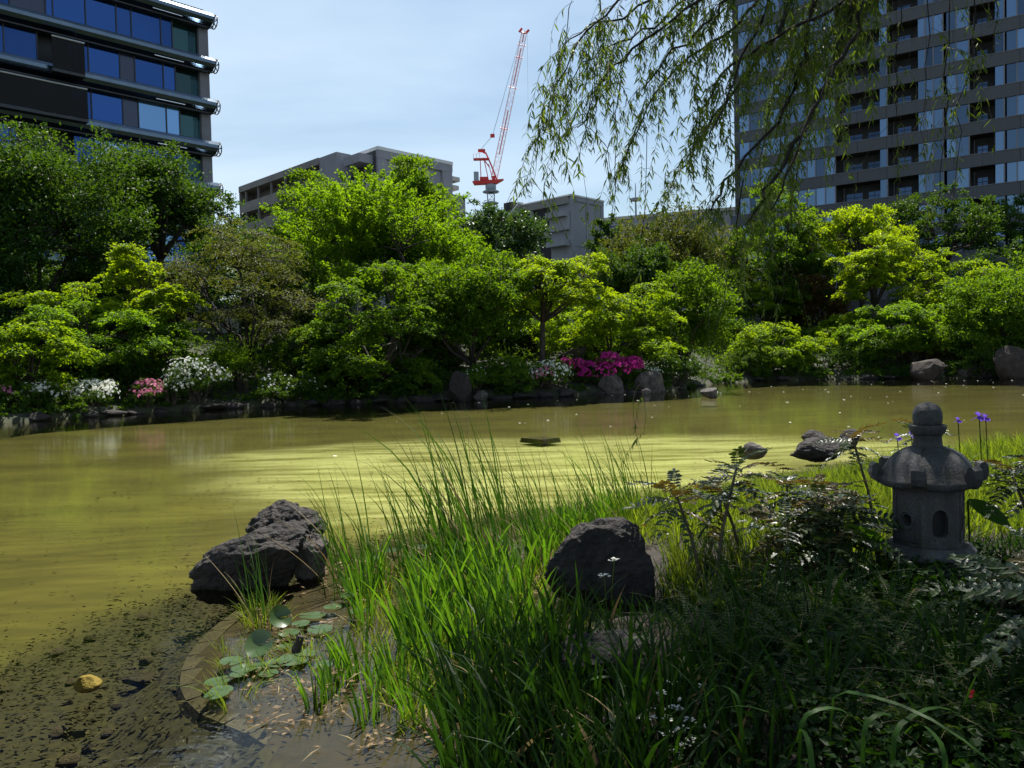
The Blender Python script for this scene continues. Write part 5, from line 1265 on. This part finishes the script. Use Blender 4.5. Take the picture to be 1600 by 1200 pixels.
mb = MB(); mb.leaves(np.column_stack([P, np.full(m_, .006)]), rg.normal(0, 1, (m_, 3)) * np.array([1, .4, 0.02]), np.tile([0, 0, 1.0], (m_, 1)), rg.uniform(.04, .14, m_), .6, 'rhomb')
tag(mb.build('floating_petals', M['white_petal']), 'fallen white petals drifting on the pond', kind='stuff')

# lily pads
def pad_mesh(name, seed, cup=0.0):
    rg = np.random.default_rng(seed); n = 22; V = [(0, 0, .0)]
    for ring, rr in enumerate((.5, 1.0)):
        for j in range(n + 1):
            a = .16 + j * (2 * PI - .32) / n
            r_ = rr * (1 + .03 * math.sin(a * 3 + seed))
            V.append((r_ * math.cos(a), r_ * math.sin(a), cup * rr * rr + .025 * math.sin(a * 4 + seed) * rr))
    T_ = [(0, 1 + j, 2 + j) for j in range(n)]; Q = [(1 + j, 1 + n + 1 + j, 2 + n + 1 + j, 2 + j) for j in range(n)]
    return MB().add(V, Q, T_).mesh(name, M['lily'], smooth=True)
pads_ = [pad_mesh('lily_pad', i, .02) for i in range(4)]
spots = [(340, 1064, .085), (346, 1078, .075), (338, 1086, .08), (362, 1034, .085), (382, 1046, .09), (408, 1040, .095), (432, 1036, .09), (458, 1032, .115), (478, 1022, .08), (372, 1056, .06),
         (420, 1052, .07), (488, 962, .11), (470, 975, .08), (452, 990, .09), (500, 985, .10), (520, 948, .09), (545, 930, .08), (560, 955, .09), (440, 1012, .06), (506, 1040, .07), (610, 860, .10), (640, 868, .09), (660, 855, .11), (690, 862, .10), (590, 872, .09), (720, 852, .09)]
for i, (a, b, r_) in enumerate(spots):
    p = Gp(a, b, .008)
    lb = 'round green lily pad floating flat in the shallows at the lower left' if b > 1000 else ('dull grey green lily pad lying among litter right of the left boulders' if a < 580 else 'pale lily pad floating behind the centre reeds')
    gp_ = 'lily pads at the lower left' if b > 1000 else ('lily pads by the left boulders' if a < 580 else 'lily pads behind the reeds')
    tag(link('lily_pad', pads_[i % 4], None, (p.x, p.y, .008 + .002 * (i % 5)), (rg.uniform(-.05, .05), rg.uniform(-.05, .05), rg.uniform(0, 6)), (r_ * .8, r_ * rg.uniform(.68, .8), r_ * .8)), lb, 'lily pad', gp_)
for (a, b, r_, rot, lb) in ((437, 975, .075, (1.0, .15, .6), 'raised lily pad tilted on edge, the farther of the two, pale beneath'), (408, 1020, .085, (.75, -.35, .2), 'raised dark lily pad with curled rim, the nearer of the two')):
    p = Gp(a, b + 8, .0); root = empty('raised_lily_pad', (p.x, p.y, 0), 0, lb, 'lily pad')
    link('leaf', pad_mesh('leaf', 9, .35), root, (0, 0, .075), rot, (r_, r_, r_))
    MB().tube([(0, 0, -.1), (.01, 0, 0), (0, 0, .075)], .006, 5).build('stalk', M['reed'], root)
p = Gp(460, 1022, 0)
tag(link('wood_stump', MB().tube([(0, 0, -.08), (.012, .01, .03), (.035, .02, .10)], [.032, .028, .022], 8).mesh('wood_stump', M['bark']), None, p), 'small dark broken stick standing in the water beside the lily pads', 'stick')

# ------------------------------------------------------------------ prickly mahonia shrubs, ferns and broad leaves
def frond_mesh(seed, pairs=8, L=.34, lw=.095, mat='mahonia', droop=.22):
    rg = np.random.default_rng(seed); mb = MB()
    t = np.linspace(0, 1, 7); rach = np.stack([t * L, 0 * t, .10 * t - droop * t ** 2], 1) * np.array([1, 1, L / .34 if L < .34 else 1])
    mb.tube(rach, [.0035, .003, .003, .0025, .002, .0015, .001], 4, m=1)
    P, A, N, S_ = [], [], [], []
    for i in range(pairs):
        u = .16 + .80 * i / (pairs - 1); c = np.array([np.interp(u, t, rach[:, q]) for q in range(3)])
        for sg in (-1, 1):
            P.append(c); A.append(np.array([.42, sg * .9, -.18 + rg.normal(0, .12)])); N.append(np.array([rg.normal(0, .15), -sg * .15 + rg.normal(0, .12), 1.0])); S_.append(lw * (1 - .35 * abs(u - .45)) * rg.uniform(.85, 1.1))
    P.append(rach[-1]); A.append(np.array([1, 0, -.4])); N.append(np.array([.3, 0, 1.0])); S_.append(lw)
    mb.leaves(np.array(P), np.array(A), np.array(N), np.array(S_), .44, 'holly')
    return mb.mesh('frond', [M[mat], M['twig']])
mah = [frond_mesh(i) for i in range(4)]; mahb = [frond_mesh(20 + i, mat='mahonia_bronze') for i in range(3)]
def mahonia(label, loc, stems, seed, bronze=.1, scale=1.0, group=None):
    rg = np.random.default_rng(seed); x0, y0 = loc; z0_ = hz(x0, y0)
    root = empty('mahonia_shrub', (x0, y0, z0_), 0, label, 'shrub', group)
    for (dx, dy, h_) in stems:
        top = np.array([dx, dy, h_])
        MB().tube([(dx * .15, dy * .15, -.05), (dx * .5, dy * .5, h_ * .5), top * np.array([.95, .95, .96]), top], [.014, .011, .009, .007], 6).build('stem', M['twig'], root)
        nf = int(rg.integers(9, 14)); a0 = rg.uniform(0, 6)
        for k in range(nf):
            a = a0 + k * 2.4; up = .75 - 1.15 * k / nf
            me = mahb[int(rg.integers(3))] if rg.random() < bronze * (1.8 if k < 4 else .5) else mah[int(rg.integers(4))]
            s = scale * rg.uniform(.75, 1.15) * (.75 if k < 3 else 1)
            link('frond', me, root, tuple(top - np.array([0, 0, .012 * k])), (rg.normal(0, .2), -up + rg.normal(0, .12), a), (s, s, s))
    return root
mahonia('dense prickly leaved shrub with glossy dark leaflets left of the lantern', (2.05, 5.25), [(0, 0, .46), (-.22, .05, .40), (.14, -.1, .40), (-.05, -.22, .30), (.05, .15, .56), (.22, .12, .46), (-.1, -.1, .2)], 1, .12)
mahonia('bronze tinged prickly shrub behind the dense one, before the rock cluster', (2.2, 6.3), [(0, 0, .50), (.25, 0, .46), (.45, .1, .42)], 2, .45)
mahonia('single stemmed prickly plant with upturned bronze leaves beside the black boulder', (1.30, 5.25), [(-.22, 0, .66), (.22, .08, .80)], 3, .38, .9)
mahonia('single prickly plant with arching leaf sprays in front of the small water rock', (1.75, 5.9), [(-.2, 0, .52)], 4, .4, .9)
mahonia('prickly shrub at the right edge beside the lantern roof', (3.65, 5.3), [(0, 0, .78), (-.18, .15, .68), (.2, -.1, .9), (.1, .2, .6)], 5, .3)
mahonia('large shaded prickly shrub with spreading leaf sprays covering the lantern foot', (2.45, 4.05), [(.1, 0, .24), (.3, .1, .30), (.5, -.1, .28), (.15, -.3, .2), (.6, .25, .34)], 6, .1, 1.15)
mahonia('dark prickly shrub filling the lower right corner', (2.15, 3.05), [(0, 0, .55), (.25, .15, .5), (.3, -.2, .45)], 7, .1, 1.1)
mahonia('prickly sprig rising between the lantern neck and the purple irises', (3.0, 6.35), [(-.25, 0, .86), (.35, .1, .92)], 8, .35, .8)

fern_me = []
for i in range(3):
    mb = MB(); t = np.linspace(0, 1, 9); L_ = .42; C_ = np.stack([.18 * t + .22 * t ** 3, 0 * t, L_ * t - .16 * t ** 3], 1); mb.tube(C_, [.003 - .0022 * q for q in t], 4, m=1)
    u = np.linspace(.08, .98, 24); c = np.stack([np.interp(u, t, C_[:, q]) for q in range(3)], 1)
    for sg in (-1, 1): mb.leaves(c, np.tile([.25, sg, .15], (24, 1)), np.tile([-.8, 0, .6], (24, 1)), .055 * np.clip(1.15 - u, .15, 1), .3, 'rhomb')
    fern_me.append(mb.mesh('frond', [M['fern'], M['twig']]))
rg = np.random.default_rng(71)
def fern(x, y, s, src=[None]):
    z_ = hz(x, y)
    if src[0] is None:
        root = empty('fern', (x, y, z_), 0, 'narrow sword fern in the shade of the lower right bank', 'fern', 'sword ferns in the shade')
        for k in range(8): link('frond', fern_me[k % 3], root, (0, 0, 0), (0, rg.uniform(-.1, .3), k * .785 + rg.normal(0, .15)), (1, 1, rg.uniform(.8, 1.1)))
        root.scale = (s, s, s); src[0] = root; return
    copy_thing(src[0], (x, y, z_), rg.uniform(0, 6), s)
for a, b in [(1170, 1010), (1230, 960), (1290, 985), (1340, 1030), (1400, 1000), (1440, 1090), (1500, 1060), (1560, 1120), (1380, 1120), (1180, 1080), (1260, 1060), (1540, 1180), (1120, 960), (1200, 920), (1590, 1040), (1150, 930), (1210, 985), (1330, 955), (1260, 1010), (1360, 1070), (1310, 1100), (1450, 1020), (1480, 1110), (1420, 1170), (1530, 1100), (1220, 1130), (1340, 1160), (1500, 1200), (1580, 1180), (1250, 930), (1145, 1040), (1090, 1010), (1390, 1060)]:
    p = Gp(a, b, .13); fern(p.x, p.y, rg.uniform(.8, 1.15))
def broad_leaf(label, px, py, d, L_, w, yaw, pitch, roll=0.0, mat='iris'):
    t = np.linspace(0, 1, 9); V = []
    for q in t:
        ww = w * math.sin(PI * min(1, q * .93 + .05)) ** .75 / 2
        z_ = -.12 * L_ * q * q
        V += [(q * L_, -ww, z_ + .25 * ww), (q * L_, 0, z_), (q * L_, ww, z_ + .25 * ww)]
    Q = [(3 * i + j, 3 * i + j + 1, 3 * i + j + 4, 3 * i + j + 3) for i in range(8) for j in range(2)]
    p = Wp(px, py, d); g = hz(p.x, d)
    root = empty('broad_leaf_plant', (p.x, d, g), 0, label, 'plant')
    o = link('leaf', MB().add(V, Q).mesh('leaf', M[mat], smooth=True), root, (0, 0, p.z - g), (roll, -pitch, yaw))
    MB().tube([(0, 0, -.03), (.01, 0, (p.z - g) * .5), (0, 0, p.z - g)], .007, 5).build('stalk', M['reed'], root)
broad_leaf('single broad glowing green leaf leaning at the left foot of the lantern', 1392, 862, 5.05, .34, .12, PI - .15, .62, .9)
broad_leaf('broad dark leaf drooping at the right side of the lantern', 1512, 782, 5.5, .30, .13, -.55, -.5, .8, 'reed')
broad_leaf('pointed pale leaf pair sticking out of the shaded ferns, left', 1290, 985, 4.4, .20, .06, .25, .75, 0, 'fern')
broad_leaf('pointed pale leaf lying flat among the shaded ferns, right', 1300, 965, 4.35, .17, .05, .1, -.1, 0, 'fern')
rg = np.random.default_rng(88)
for k, (a, b, d, L_, yaw, pt) in enumerate([(1222, 1105, 2.75, .30, 2.9, .7), (1245, 1110, 2.75, .26, .25, .5), (1290, 1060, 2.9, .55, -.9, 1.0), (1390, 1130, 2.6, .42, .55, .85), (1480, 1160, 2.45, .24, 1.6, 1.3), (1270, 1170, 2.4, .26, 1.4, 1.2), (1345, 1120, 2.6, .2, .4, .6), (830, 1095, 3.3, .22, -2.1, -.3), (905, 1060, 3.5, .26, .1, .3), (960, 1020, 3.9, .28, .2, .35), (780, 990, 4.2, .34, 2.6, .35), (1160, 1080, 2.9, .18, 2.2, .4)]):
    p = Wp(a, b, d); g = hz(p.x, d); h_ = p.z - g
    root = empty('iris_leaf', (p.x, d, g), yaw, ('long arching iris blade catching the light in the dark lower right' if a > 1100 else 'long arching iris blade bending out of the dark centre foreground'), 'iris leaf', 'arching blades at the lower right' if a > 1100 else 'arching blades at centre')
    t = np.linspace(0, 1, 12); Hm = max(.25, h_)
    x = np.where(t < .5, .12 * t * L_, 0) + np.where(t >= .5, .06 * L_ + (t - .5) * 2 * L_, 0)
    zc = np.where(t < .5, t * 2 * Hm * .9, Hm * (.9 + .18 * np.sin((t - .5) * 2 * PI * .62) - .38 * ((t - .5) * 2) ** 2.2))
    wv = .0095 * np.clip(1.15 - t ** 3, .05, 1)
    V = np.empty((24, 3)); V[0::2] = np.stack([x, -wv, zc], 1); V[1::2] = np.stack([x, wv, zc + .004], 1)
    MB().add(V, [(2 * i, 2 * i + 1, 2 * i + 3, 2 * i + 2) for i in range(11)]).build('blade', M['reed'], root, smooth=True)

# ------------------------------------------------------------------ flowers
def iris_flower(label, px, py, d, s=1.0):
    p = Wp(px, py, d); g = hz(p.x, d); h_ = p.z - g
    root = empty('iris_flower', (p.x, d, g), 0, label, 'iris')
    MB().tube([(0, 0, 0), (.02, 0, h_ * .5), (0, 0, h_)], .005, 5).build('stalk', M['reed'], root)
    for k in range(3):
        a = k * 2.094 + .3
        for nm, el, L_ in (('petal', -.55, .085), ('petal', 1.0, .06)):
            mb = MB(); mb.leaves([(0, 0, 0)], [(math.cos(a + (0 if el < 0 else 1.05)), math.sin(a + (0 if el < 0 else 1.05)), el)], [(0, 0, 1)], L_ * s, .75, 'willow'); mb.build(nm, M['purple_petal'], root, loc=(0, 0, h_))
iris_flower('larger purple iris bloom right of the lantern, the highest one', 1530, 650, 7.6, 1.02)
iris_flower('small purple iris bloom between the lantern finial and the largest bloom', 1497, 656, 7.8, 0.68)
iris_flower('purple iris bloom left of the lantern neck', 1402, 682, 7.4, 0.82)
iris_flower('pale purple iris bloom next to the lantern neck', 1424, 678, 7.5, 0.68)
iris_flower('second purple iris bloom beside the highest one', 1540, 652, 7.7, 0.82)
def umbel(px, py, d, label, group, s=1.0):
    rg_ = np.random.default_rng(int(px * 7 + py)); p = Wp(px, py, d); g = hz(p.x, d); h_ = max(.08, p.z - g)
    root = empty('white_wildflower', (p.x, d, g), rg_.uniform(0, 6), label, 'wildflower', group)
    MB().tube([(0, 0, 0), (.02, .01, h_ * .5), (0, 0, h_)], .0022, 4).build('stem', M['sedge'], root)
    q = 14; mb = MB(); a = rg_.uniform(0, 6, q); r_ = .016 * s * np.sqrt(rg_.uniform(0, 1, q))
    mb.leaves(np.stack([r_ * np.cos(a), r_ * np.sin(a), rg_.uniform(-.006, .006, q)], 1), np.stack([np.cos(a), np.sin(a), .2 * a * 0 + .3], 1), np.tile([0, 0, 1.0], (q, 1)), .014 * s, .8, 'fold')
    mb.build('flower_head', M['white_petal'], root, loc=(0, 0, h_))
for a, b, d in [(1050, 1066, 3.4), (1033, 1083, 3.3), (1062, 1094, 3.3), (1085, 1098, 3.25), (1032, 1109, 3.2), (1053, 1106, 3.2), (1064, 1111, 3.2), (1007, 1123, 3.1), (1043, 1124, 3.1), (1018, 1122, 3.15), (1078, 1125, 3.1), (1040, 1146, 3.05), (1067, 1139, 3.05), (1058, 1144, 3.05), (1081, 1155, 3.0), (1070, 1165, 3.0), (1057, 1177, 2.95), (1095, 1133, 3.1), (1098, 1072, 3.3)]:
    umbel(a, b, d, 'tiny white wildflower in the dark grass below the black boulder', 'white wildflowers in the dark grass')
for a, b, d in [(944, 900, 4.5), (922, 835, 6.0), (960, 875, 4.7), (1160, 815, 5.4), (948, 822, 6.1), (905, 838, 5.8)]:
    umbel(a, b, d, 'white umbel on a thin stalk beside the big black boulder', 'white umbels by the black boulder', 1.6)
p = Wp(1518, 1085, 2.9)
root = empty('red_blossom', (p.x, 2.9, hz(p.x, 2.9)), 0, 'single red bloom in the dark lower right corner', 'flower')
MB().tube([(0, 0, 0), (.01, 0, .1), (0, 0, p.z - root.location.z)], .003, 4).build('stem', M['twig'], root)
mb = MB(); mb.leaves(np.zeros((7, 3)), rand_dirs(rg, 7) + np.array([0, 0, .4]), rand_dirs(rg, 7), .02, .8, 'fold'); mb.build('petals', M['red'], root, loc=(0, 0, p.z - root.location.z))

# ------------------------------------------------------------------ the weeping willow that shades the foreground
TX, TY = 6.4, 6.2
will = empty('willow_tree', (TX, TY, hz(TX, TY)), 0, 'weeping willow whose branches hang into the picture from the upper right', 'tree')
WO = np.array([TX, TY, hz(TX, TY)])
def wloc(p): return np.array(p, float) - WO
mb = MB(); mb.tube([(0, 0, -.3), (-.05, 0, .6), (-.2, .05, 2.0), (-.5, 0, 3.4), (-.9, -.1, 4.3)], [.34, .26, .22, .19, .16], 10); mb.build('trunk', M['bark_dark'], will, smooth=True)
fork = np.array([-.9, -.1, 4.3])
PXB = [
    ([(1385, -70, 4.5), (1335, 50, 4.4), (1300, 120, 4.35), (1262, 190, 4.3), (1235, 260, 4.3), (1205, 330, 4.3)], .017, 6),
    ([(1240, -70, 4.7), (1195, 30, 4.6), (1160, 90, 4.55), (1130, 160, 4.55), (1108, 220, 4.5)], .012, 7),
    ([(1150, -70, 5.3), (1060, 10, 5.2), (985, 60, 5.1), (925, 90, 5.0), (880, 150, 5.0)], .010, 15),
    ([(1110, -70, 5.0), (1030, -10, 5.0), (960, 30, 5.0), (905, 50, 4.9), (868, 100, 4.9)], .010, 15),  # px, py, depth of points along each drooping branch seen in the photograph, root radius, twigs per metre
    ([(1362, -70, 5.2), (1325, 40, 5.0), (1290, 130, 4.9), (1240, 230, 4.8), (1195, 300, 4.75), (1165, 350, 4.7)], .024, 15),
    ([(1300, -70, 5.6), (1272, 20, 5.4), (1248, 110, 5.3), (1215, 190, 5.2), (1150, 265, 5.1), (1110, 330, 5.05)], .021, 15),
    ([(1275, -60, 5.8), (1215, 50, 5.6), (1165, 120, 5.5), (1105, 200, 5.45), (1050, 290, 5.4)], .018, 16),
    ([(1190, -70, 5.1), (1095, 0, 4.9), (1010, 60, 4.8), (945, 120, 4.75), (905, 200, 4.7)], .012, 13),
    ([(1080, -70, 4.7), (985, -10, 4.6), (915, 50, 4.5), (870, 130, 4.45), (852, 210, 4.4)], .009, 11),
    ([(1250, -60, 6.3), (1150, 40, 6.1), (1080, 90, 6.0), (1010, 170, 5.9), (975, 260, 5.85)], .014, 13),
    ([(1400, -60, 5.0), (1340, -20, 5.0), (1280, 30, 5.1), (1190, 70, 5.2), (1120, 130, 5.25), (1085, 220, 5.3)], .016, 17),
    ([(1230, -70, 4.6), (1160, -20, 4.6), (1100, 40, 4.65), (1040, 90, 4.7), (1000, 150, 4.75)], .012, 17),
    ([(1320, -60, 6.6), (1250, 60, 6.5), (1210, 150, 6.4), (1185, 250, 6.35)], .014, 10),
    ([(1420, -60, 5.6), (1350, 10, 5.6), (1290, 60, 5.6), (1235, 160, 5.6), (1215, 260, 5.55)], .014, 14),
    ([(1500, -70, 4.4), (1482, 60, 4.3), (1478, 180, 4.25), (1470, 300, 4.2), (1462, 380, 4.2)], .0045, 5),
    ([(1540, -70, 4.6), (1522, 60, 4.5), (1500, 200, 4.45), (1490, 300, 4.4)], .0045, 6),
    ([(1465, -70, 4.9), (1448, 50, 4.8), (1446, 150, 4.75), (1438, 240, 4.7)], .004, 7),
    ([(1420, -70, 5.2), (1405, 40, 5.1), (1400, 150, 5.1), (1392, 230, 5.05)], .004, 7),
    ([(1570, -70, 4.7), (1556, 20, 4.6), (1548, 90, 4.6)], .004, 8),
    ([(1345, -60, 5.9), (1322, 60, 5.8), (1316, 180, 5.75), (1300, 280, 5.7)], .005, 9),
    ([(1060, -70, 5.4), (990, 40, 5.3), (965, 180, 5.25), (960, 300, 5.2), (955, 380, 5.2)], .005, 4),
    ([(990, -60, 4.8), (935, 60, 4.7), (930, 170, 4.65), (950, 260, 4.6), (962, 330, 4.6)], .004, 4),
    ([(950, -60, 4.4), (880, 80, 4.3), (846, 210, 4.25), (832, 310, 4.25)], .003, 7),
    ([(1160, 280, 5.2), (1150, 380, 5.15), (1130, 480, 5.1), (1105, 540, 5.1)], .0045, 5),
    ([(1250, 250, 5.0), (1235, 340, 5.0), (1225, 420, 4.95), (1218, 480, 4.95)], .0045, 6),
    ([(1010, 200, 5.2), (1006, 380, 5.1), (1004, 540, 5.0), (1006, 680, 4.9)], .0025, 3),
]
rg = np.random.default_rng(123)
twig_src = []
def twig_mesh(L, nl, seed):
    r_ = np.random.default_rng(seed); mb = MB()
    t = np.linspace(0, 1, 9); wv = r_.uniform(-.06, .06, 2)
    C_ = np.stack([.35 * L * (1 - np.exp(-2.2 * t)) + wv[0] * L * np.sin(t * 5), wv[1] * L * np.sin(t * 4 + 1), -.85 * L * t ** 1.35 + .05 * L * t], 1)
    mb.tube(C_, .0022 - .0014 * t, 4, m=1)
    u = np.sort(r_.uniform(.10, 1.0, nl)); c = np.stack([np.interp(u, t, C_[:, q]) for q in range(3)], 1)
    a = np.arange(nl) * 2.4 + r_.uniform(0, 1, nl)
    A = np.stack([np.cos(a) * .55, np.sin(a) * .55, np.full(nl, -.75)], 1) + r_.normal(0, .22, (nl, 3))
    N = np.stack([np.cos(a), np.sin(a), np.full(nl, .8)], 1) + r_.normal(0, .5, (nl, 3))
    mb.leaves(c, A, N, r_.uniform(.048, .100, nl), r_.uniform(.12, .18, nl), 'willow')
    return mb.mesh('twig', [M['willow'], M['twig']])
leafy = [twig_mesh(L, n_, 400 + i) for i, (L, n_) in enumerate([(.45, 24), (.6, 30), (.75, 34), (.55, 26), (.4, 20), (.85, 36), (.35, 18), (.65, 32)])]
thin = [twig_mesh(L, n_, 450 + i) for i, (L, n_) in enumerate([(.9, 5), (1.2, 7), (.8, 9), (1.0, 4)])]
ntw = 0
main_from = [np.array([3.1, 6.0, 5.5]), np.array([2.6, 5.4, 5.3])]
for bi, (pts, r0, dens) in enumerate(PXB):
    Wpts = [np.array(Wp(*q)) for q in pts]
    if pts[0][1] < 0:                                         # carried back to the fork, above the picture
        s = Wpts[0]; f = fork + WO
        m1 = s + (f - s) * .33 + np.array([0, 0, .55]); m2 = s + (f - s) * .7 + np.array([0, 0, .75])
        full = [f, m2, m1] + Wpts; rad = [max(.05, r0 * 2.2), max(.03, r0 * 1.7), r0 * 1.25] + list(np.linspace(r0, r0 * .28, len(Wpts)))
    else:
        full = Wpts; rad = list(np.linspace(r0, r0 * .4, len(Wpts)))
    P_ = np.array(full); k = len(P_); tt = np.linspace(0, k - 1, (k - 1) * 4 + 1)
    from_i = np.clip(tt.astype(int), 0, k - 2); fr_ = tt - from_i
    def cat_(q, i, f_):
        p0, p1, p2, p3 = q[np.clip(i - 1, 0, k - 1)], q[i], q[i + 1], q[np.clip(i + 2, 0, k - 1)]
        return .5 * ((2 * p1) + (-p0 + p2) * f_ + (2 * p0 - 5 * p1 + 4 * p2 - p3) * f_ ** 2 + (-p0 + 3 * p1 - 3 * p2 + p3) * f_ ** 3)
    C_ = np.array([cat_(P_, i, f_) for i, f_ in zip(from_i, fr_)]); Rr = np.interp(tt, np.arange(k), rad)
    C_ += rg.normal(0, .012, C_.shape)
    MB().tube(C_ - WO, Rr, 6).build('limb', M['bark_dark'], will, smooth=True)
    st = len(C_) - (len(Wpts) - 1) * 4 - 1; V_ = C_[st:]
    seg = np.linalg.norm(np.diff(V_, axis=0), axis=1); Lt = seg.sum(); cum = np.concatenate([[0], np.cumsum(seg)])
    for q in range(int(dens * Lt * (1.95 if r0 >= .009 else 1))):
        u = rg.uniform(.06, 1) * Lt; c = np.array([np.interp(u, cum, V_[:, z_]) for z_ in range(3)])
        i = min(len(seg) - 1, int(np.searchsorted(cum, u)) - 1); d_ = unit(V_[i + 1] - V_[i])
        yaw = math.atan2(d_[1], d_[0]) + rg.normal(0, .9)
        sparse = r0 < .0046 or (bi in (7, 8, 20, 21, 22) and rg.random() < .35)
        me = thin[int(rg.integers(len(thin)))] if sparse and rg.random() < .6 else leafy[int(rg.integers(len(leafy)))]
        s = rg.uniform(.5, .95) * (.85 if r0 < .0046 else 1)
        link('twig', me, will, tuple(c - WO), (rg.normal(0, .12), rg.normal(0, .15), yaw), (s, s, s)); ntw += 1
print('willow twigs', ntw)
# the rest of its crown, above the picture: it throws the shade on the lantern and the foreground bank
n_ = 64000
cl = rand_dirs(rg, 420); cl = cl * rg.uniform(.25, 1, (420, 1)) ** .4
ci = rg.integers(0, 420, n_); ctr = np.array([4.75, 6.15, 6.9]); rad3 = np.array([4.0, 3.3, 1.5])
q = rg.uniform(0, 1, n_)
P = ctr + cl[ci] * rad3 + rg.normal(0, .16, (n_, 3)) + np.stack([0 * q, 0 * q, -1.2 * q], 1)
top_ = CAM_H + (F * math.tan(math.atan(600 / F) - PITCH)) / F * P[:, 1] + .10 * np.abs(P[:, 0]) * .3 + .30
P = P[P[:, 2] > top_]; n_ = len(P)
A = rg.normal(0, .4, (n_, 3)) + np.array([0, 0, -1.0]); mb = MB()
mb.leaves(P - WO, A, rg.normal(0, 1, (n_, 3)) + np.array([0, 0, .8]), rg.uniform(.08, .14, n_), .22, 'rhomb')
n2 = 46000  # unseen leaf cluster over and behind the camera, added to block sky light
cl = rand_dirs(rg, 300); cl = cl * rg.uniform(.25, 1, (300, 1)) ** .4
P = np.array([3.6, .8, 6.3]) + cl[rg.integers(0, 300, n2)] * np.array([5.0, 3.6, 1.5]) + rg.normal(0, .18, (n2, 3))
P = P[P[:, 2] > 1.9 + .55 * np.maximum(P[:, 1], 0) + 1.5]; n2 = len(P)
mb.leaves(P - WO, rg.normal(0, .4, (n2, 3)) + np.array([0, 0, -1.0]), rg.normal(0, 1, (n2, 3)) + np.array([0, 0, .8]), rg.uniform(.09, .16, n2), .26, 'rhomb')
o = mb.build('crown', M['willow'], will); o['kind'] = 'stuff'
for k_ in range(9):
    e = ctr + np.array([math.cos(k_ * .7), math.sin(k_ * .7), .1]) * rad3 * .8
    MB().tube([fork, fork + (e - WO - fork) * .5 + np.array([0, 0, .5]), e - WO], [.09, .06, .02], 6).build('limb', M['bark_dark'], will, smooth=True)
